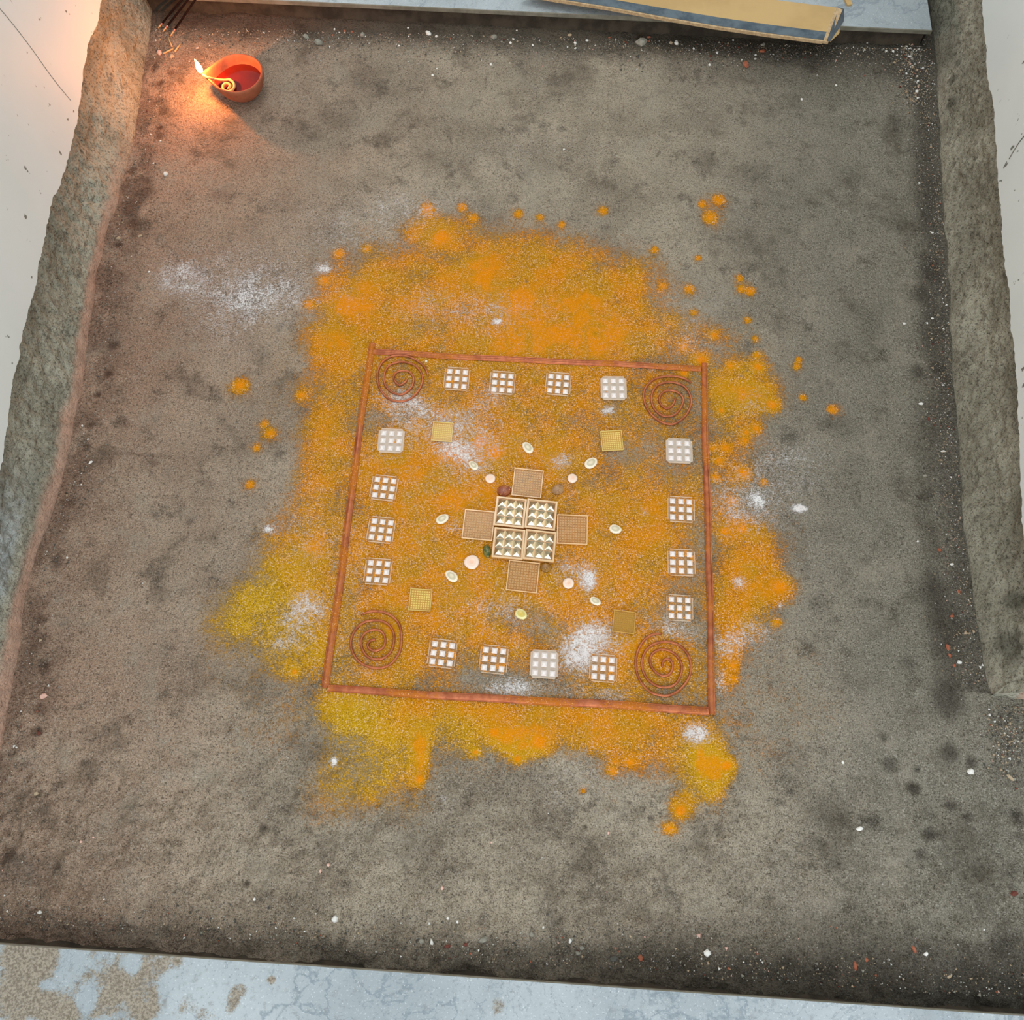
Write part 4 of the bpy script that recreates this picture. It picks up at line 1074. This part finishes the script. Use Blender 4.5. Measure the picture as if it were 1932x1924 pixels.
BIG = [ # u v length width kind label angle
 (808, 63, 13, 9, 'w', 'white marble chip lying alone in the grit below the far slab', -.7),
 (600, 80, 18, 14, 'g', 'pale grey flat chip, the larger of the pair right of the lamp', .2),
 (577, 68, 15, 9, 'g', 'grey pointed chip, the smaller of the pair right of the lamp', -.7),
 (684, 65, 10, 10, 'g', 'round grey pebble between the grey pair and the white marble chip', 0),
 (932, 71, 11, 11, 'g', 'grey-tan pebble in the middle of the far grit', 0),
 (1075, 65, 9, 6, 't', 'oblong tan chip close under the far slab edge', .1),
 (1210, 81, 22, 17, 'g', 'largest grey stone in the far grit, with a red crumb behind it', .2),
 (1224, 69, 8, 5, 'r', 'red brick crumb just behind the largest far grey stone', .2),
 (1276, 80, 8, 11, 'w', 'white oval pebble right of the largest far grey stone', .1),
 (1266, 80, 7, 7, 't', 'brown crumb touching the white oval pebble', .1),
 (1407, 121, 11, 17, 'r', 'curved red brick chip on the bare cement below the carton', .2),
 (1438, 96, 10, 8, 'r', 'orange-red brick crumb in the grit below the carton', .2),
 (1440, 84, 9, 7, 'g', 'grey crumb right behind the orange-red brick crumb', .2),
 (312, 327, 10, 9, 'w', 'white chip alone on the warm cement below the lamp', .4),
 (300, 98, 9, 12, 'p', 'pinkish white stone chip left of the broken sticks', .1),
 (324, 106, 10, 9, 't', 'flat tan chip just below the broken sticks', .1),
 (372, 90, 7, 4, 'p', 'tiny pale chip right above the flame', .6),
 (224, 449, 10, 7, 't', 'tan chip hugging the foot of the left wall', .1),
 (263, 444, 8, 5, 't', 'tan sliver right of the chip at the foot of the left wall', .4),
 (170, 872, 9, 5, 'w', 'white splinter near the left wall, at the start of the floor crack', .9),
 (80, 1314, 14, 11, 'p', 'pinkish chip in the dark patch at the near left wall', .3),
 (29, 1410, 6, 4, 'w', 'white speck against the near end of the left wall', .0),
 (73, 1383, 8, 8, 'd', 'dark red bead-like pebble near the left wall', .0),
 (64, 1497, 10, 7, 't', 'tan pebble in the near left corner area', .9),
 (69, 1723, 9, 8, 'w', 'square white chip at the left end of the near slab edge', .1),
 (632, 1733, 11, 12, 'w', 'pale chip standing clear of the near slab, left of centre', .2),
 (795, 1775, 11, 9, 'g', 'grey-white chip, left one of a close pair at the near slab', -.3),
 (814, 1779, 7, 13, 'w', 'bright white chip, right one of a close pair at the near slab', .1),
 (912, 1772, 19, 13, 'g', 'large grey-green oval stone at the near slab', .5),
 (844.5, 1783, 13, 8, 'd', 'dark red crumb between the white pair and the grey-green oval', .2),
 (879, 1779, 10, 7, 'd', 'dark red crumb just left of the grey-green oval', .2),
 (1003, 1763, 10, 9, 'g', 'grey pebble right of the grey-green oval', -.5),
 (1077, 1777, 7, 11, 'w', 'white teardrop chip at the near slab, right of centre', .0),
 (1099, 1791, 14, 10, 'g', 'pale grey chip, upper one of two touching chips at the near slab', .2),
 (1091, 1802, 11, 9, 'g', 'pale grey chip, lower one of two touching chips at the near slab', -.5),
 (1158, 1810, 16, 11, 'k', 'dark grey stone against the near slab edge', .2),
 (1210, 1810, 11, 12, 'r', 'brick red chip against the near slab edge', .2),
 (1334, 1797, 14, 12, 'w', 'white four-sided chip in the dark band at the near slab', .5),
 (1615, 1822, 11, 17, 'r', 'brownish red chip in the near right dirt and shade, left of the orange crumb', .1),
 (1638, 1813, 8, 7, 'r', 'small orange crumb in the near right dirt and shade', .1),
 (1724, 1790, 8, 18, 'r', 'long orange brick splinter in the near right dirt and shade', .4),
 (1743, 1798, 9, 7, 'w', 'white crumb right of the orange brick splinter', .4),
 (1790, 1841, 13, 7, 't', 'pale crooked chip in the near right corner', .6),
 (1910, 1685, 14, 10, 'd', 'dull red chip at the right edge of the near floor', .2),
 (1830, 1455, 14, 12, 'w', 'round white disc-like pebble among the dark spots at right', .1),
 (1907, 1467, 15, 7, 't', 'straw-coloured seed-shaped chip at the right edge', -.7),
 (1622, 1563, 13, 8, 'w', 'pale flat pebble between two dark stains, near right', .2),
 (1790, 1221, 8, 13, 'r', 'orange brick chip in the gravel at the foot of the right wall', .1),
 (1793, 1236, 5, 9, 'r', 'small orange sliver just below the orange brick chip', .1),
 (1797, 1162, 9, 6, 'r', 'pinkish brick crumb above the orange brick chip', .6),
 (1811, 1249, 9, 8, 'w', 'pale stone below the orange brick chip, by the wall corner', .1),
 (1802, 1255, 6, 7, 'r', 'orange crumb touching the pale stone by the wall corner', .1),
 (1738, 761, 9, 6, 'w', 'white chip in the gravel halfway along the right wall', .2),
 (1752, 790, 5, 9, 'd', 'reddish crumb below the white chip along the right wall', .2),
 (1780, 851, 11, 4, 'w', 'flat white splinter beside the foot of the right wall', .1),
 (1747, 897, 8, 6, 'g', 'grey ringed pebble below the flat white splinter', .1),
 (1797, 1064, 8, 5, 'w', 'white pebble hard against the right wall', .3),
 (1773, 1037, 7, 8, 'r', 'orange crumb a little above the white wall-side pebble', .3),
 (1809, 1115, 7, 8, 'r', 'orange crumb hard against the right wall', .3),
 (1718, 106, 9, 5, 'w', 'white chip in the far right corner gravel', .3),
 (804, 681, 6, 5, 'w', 'tiny white chip beside the outer end of the far left copper spiral', .3),
]
for b in BIG:
    u, v, L, Wd, k, lab, an = b
    if lab is None: continue
    chip(u, v, L, Wd, k, lab, an)
SM = {'tiny white chips in the far grit': [(631,54,5,'w'),(823,68,6,'w'),(770,52,4,'w'),(771,68,4,'w'),(963,80,6,'w'),(968,73,5,'w'),(975,56,4,'w'),(1085,80,6,'w'),(1108,75,6,'w'),(1086,90,5,'w'),(1071,87,4,'w'),(1005,84,5,'w'),(1309,91,6,'w'),(1353,98,6,'w'),(1384,74,5,'w'),(1339,121,6,'w'),(1425,110,5,'w'),(1400,112,4,'w'),(1426,102,5,'w'),(1619,101,4,'w'),(1673,95,5,'w'),(1685,97,6,'w'),(1637,80,4,'w')],
      'tiny reddish crumbs in the far grit': [(664,59,6,'r'),(650,57,6,'r'),(811,77,4,'r'),(1150,70,5,'r'),(1225,77,4,'r'),(1394,88,6,'d'),(1183,79,5,'d'),(627,65,5,'r')],
      'tiny white chips on the bare far cement': [(926,121,6,'w'),(816,141,6,'w'),(824,128,4,'w'),(1064,281,5,'w'),(1513,186,5,'w'),(1578,160,5,'w')],
      'tiny white chips along the near slab': [(574.5,1757,5,'w'),(519,1752,5,'w'),(307,1744,6,'t'),(478,1697,6,'w'),(194,1697,5,'w'),(715,1710,5,'w'),(845,1732,6,'w'),(863,1739,6,'w'),(1405,1817,4,'w'),(1025,1750,5,'w'),(903,1792,5,'w'),(1190,1767,6,'t')],
      'tiny pinkish crumbs on the near floor': [(618,1632,8,'p'),(604,1644,7,'p'),(835,1674,7,'p'),(1149,1572,6,'p'),(152,1588,7,'p'),(177,1579,5,'p'),(927,1589,5,'p')],
      'tiny white chips along the left wall': [(155,803,5,'w'),(125,1051,5,'w'),(165,828,4,'w'),(280,512,5,'w'),(289,307,4,'w'),(302,264,4,'w'),(153,914,4,'w')],
      'tiny white chips along the right wall': [(1706,610,6,'w'),(1749,609,6,'w'),(1730,172,8,'w'),(1710,138,6,'w'),(1732,153,6,'w'),(1735,345,5,'w'),(1760,438,5,'w'),(1760,600,5,'w'),(1733,1020,5,'w'),(1878,1361,6,'w'),(1867,1338,5,'w'),(1591,1438,6,'w')],
      'tiny red crumbs along the near slab': [(1162,1791,6,'r'),(1170,1797,5,'r'),(888,1797,5,'r'),(1375,1827,6,'r'),(1430,1800,4,'r')]}
LAND = [(445, 140, 'burning lamp'), (590, 75, 'pair of flat grey chips'), (684, 65, 'round grey pebble'), (808, 63, 'lone white marble chip'), (932, 71, 'grey-tan pebble'),
        (1075, 65, 'oblong tan chip'), (1210, 81, 'largest far grey stone'), (1276, 80, 'white oval pebble'), (1407, 121, 'curved brick chip'), (1560, 82, 'carton corner'), (1740, 75, 'far right corner'),
        (69, 1723, 'square white chip'), (632, 1733, 'pale chip standing clear of the near slab'), (805, 1777, 'close pair of white chips'), (912, 1772, 'grey-green oval stone'), (1003, 1763, 'grey pebble'),
        (1077, 1777, 'white teardrop chip'), (1158, 1810, 'dark grey stone'), (1210, 1810, 'brick red chip'), (1334, 1797, 'white four-sided chip'), (1615, 1822, 'brownish red chip'),
        (170, 872, 'white splinter near the left wall'), (312, 327, 'white chip below the lamp'), (80, 1314, 'pinkish chip by the left wall'), (1738, 761, 'white chip in the right gravel'),
        (1797, 1064, 'white wall-side pebble'), (1830, 1455, 'round white pebble at right'), (1622, 1563, 'pale flat pebble'), (224, 449, 'tan chip at the left wall foot'), (1265, 1563, 'last orange powder spot'),
        (1868, 1310, 'right wall corner'), (460, 1665, 'dark pit near the lower left'), (1341, 411, 'big lone turmeric spot'), (300, 98, 'pinkish white chip')]
seen = {}
for grp, lst in SM.items():
    for u, v, s, k in lst:
        word = 'crumb' if 'crumb' in grp else 'chip'
        best = None
        for lu, lv, nm in sorted(LAND, key=lambda q: (q[0] - u) ** 2 + (q[1] - v) ** 2)[:4]:
            du, dv = u - lu, v - lv
            d = math.hypot(du, dv)
            dist = 'right' if d < 30 else 'a little' if d < 70 else 'some way' if d < 150 else 'far'
            dr = ('to the right of' if du > 0 else 'to the left of') if abs(du) > abs(dv) else ('below' if dv > 0 else 'above')
            lab = 'tiny %s %s %s %s the %s' % (CN[k], word, dist, dr, nm)
            lab = lab.replace('right to the', 'just to the').replace('right below', 'just below').replace('right above', 'just above')
            if len(lab.split()) > 16: continue
            if best is None: best = lab
            if lab not in seen: best = lab; break
        seen[best] = 1
        chip(u, v, s, s * .8, k, best, group=grp)

# ------------------------------------------------------------------ loose grit (uncountable)
rng = np.random.RandomState(4)
def grit(name, pts_list, mats, label):
    OV = np.array([(1, 0, 0), (-.5, .87, 0), (-.5, -.87, 0), (0, 0, 1), (0, 0, -.6)], float)
    OF = np.array([(0, 1, 3), (1, 2, 3), (2, 0, 3), (1, 0, 4), (2, 1, 4), (0, 2, 4)])
    V, Fs, mi = [], [], []
    for x, y, r, m in pts_list:
        a = rng.rand() * 6.28
        sc = np.array([r * (0.7 + .6 * rng.rand()), r * (0.7 + .6 * rng.rand()), r * (.5 + .5 * rng.rand())])
        v = OV * sc
        c, s = math.cos(a), math.sin(a)
        v = np.stack([v[:, 0] * c - v[:, 1] * s, v[:, 0] * s + v[:, 1] * c, v[:, 2]], 1)
        b = len(V) * 5
        V.append((v, x, y, r)); Fs.append(OF + b); mi.append(m)
    xs_ = np.array([q[1] for q in V]); ys_ = np.array([q[2] for q in V]); zs_ = height(xs_, ys_)
    allv = np.concatenate([q[0] + np.array([q[1], q[2], z + q[3] * .25]) for q, z in zip(V, zs_)])
    allf = np.concatenate(Fs)
    me = bpy.data.meshes.new(name)
    me.vertices.add(len(allv)); me.vertices.foreach_set('co', allv.ravel())
    me.loops.add(len(allf) * 3); me.loops.foreach_set('vertex_index', allf.astype(np.int32).ravel())
    me.polygons.add(len(allf)); me.polygons.foreach_set('loop_start', np.arange(0, len(allf) * 3, 3, dtype=np.int32))
    me.polygons.foreach_set('material_index', np.repeat(np.array(mi, dtype=np.int32), 6))
    me.update(calc_edges=True)
    for m in mats: me.materials.append(m)
    o = link(bpy.data.objects.new(name, me))
    tag(o, label, 'grit', kind='stuff')
    return o
def pick():
    return rng.choice(7, p=[.09, .30, .25, .015, .02, .305, .02])
mats7 = [CH[k] for k in 'wgtrdkp']
pts = []
for _ in range(5200):      # band under the far slab
    u = rng.uniform(290, 1745); v = 50 + abs(rng.normal(0, 26)) + (u - 300) * 0.028
    p = F(u, v); pts.append((p.x, min(p.y, .682), rng.gamma(2.2, .00022) + .00025, pick()))
for _ in range(4600):      # gravel at the foot of the right wall
    y = rng.uniform(-.15, .66); x = float(base_r(y)) - 0.002 - abs(rng.normal(0, .016))
    pts.append((x, y, rng.gamma(2.2, .00022) + .00022, pick()))
for _ in range(900):
    p = F(rng.normal(1720, 16), rng.uniform(75, 200)); pts.append((p.x, p.y, rng.gamma(2.4, .0003) + .0003, pick()))
for _ in range(900):
    p = F(min(rng.normal(1900, 22), 1950), rng.normal(1390, 40)); pts.append((p.x, min(p.y, -.168), rng.gamma(2.2, .00026) + .0002, pick()))
for _ in range(4200):      # along the near slab
    x = rng.uniform(-.49, .60); y = -.418 + abs(rng.normal(0, .016 + .014 * max(0, x)))
    pts.append((x, y, rng.gamma(2.2, .00022) + .00022, pick()))
for _ in range(2400):      # along the left wall
    y = rng.uniform(-.38, .66); x = float(base_l(y)) + .006 + abs(rng.normal(0, .016))
    pts.append((x, y, rng.gamma(2.0, .0002) + .0002, pick()))
for _ in range(5200):      # sparse sand everywhere
    x = rng.uniform(-.48, .45); y = rng.uniform(-.40, .66)
    if abs(x) < .2 and abs(y) < .2: continue
    if y > -.2 and rng.rand() < .55: continue
    pts.append((x, y, rng.gamma(2.0, .00013) + .00018, pick()))
grit('loose_grit', pts, mats7, 'loose sand and grit gathered on the floor along the slabs and walls')
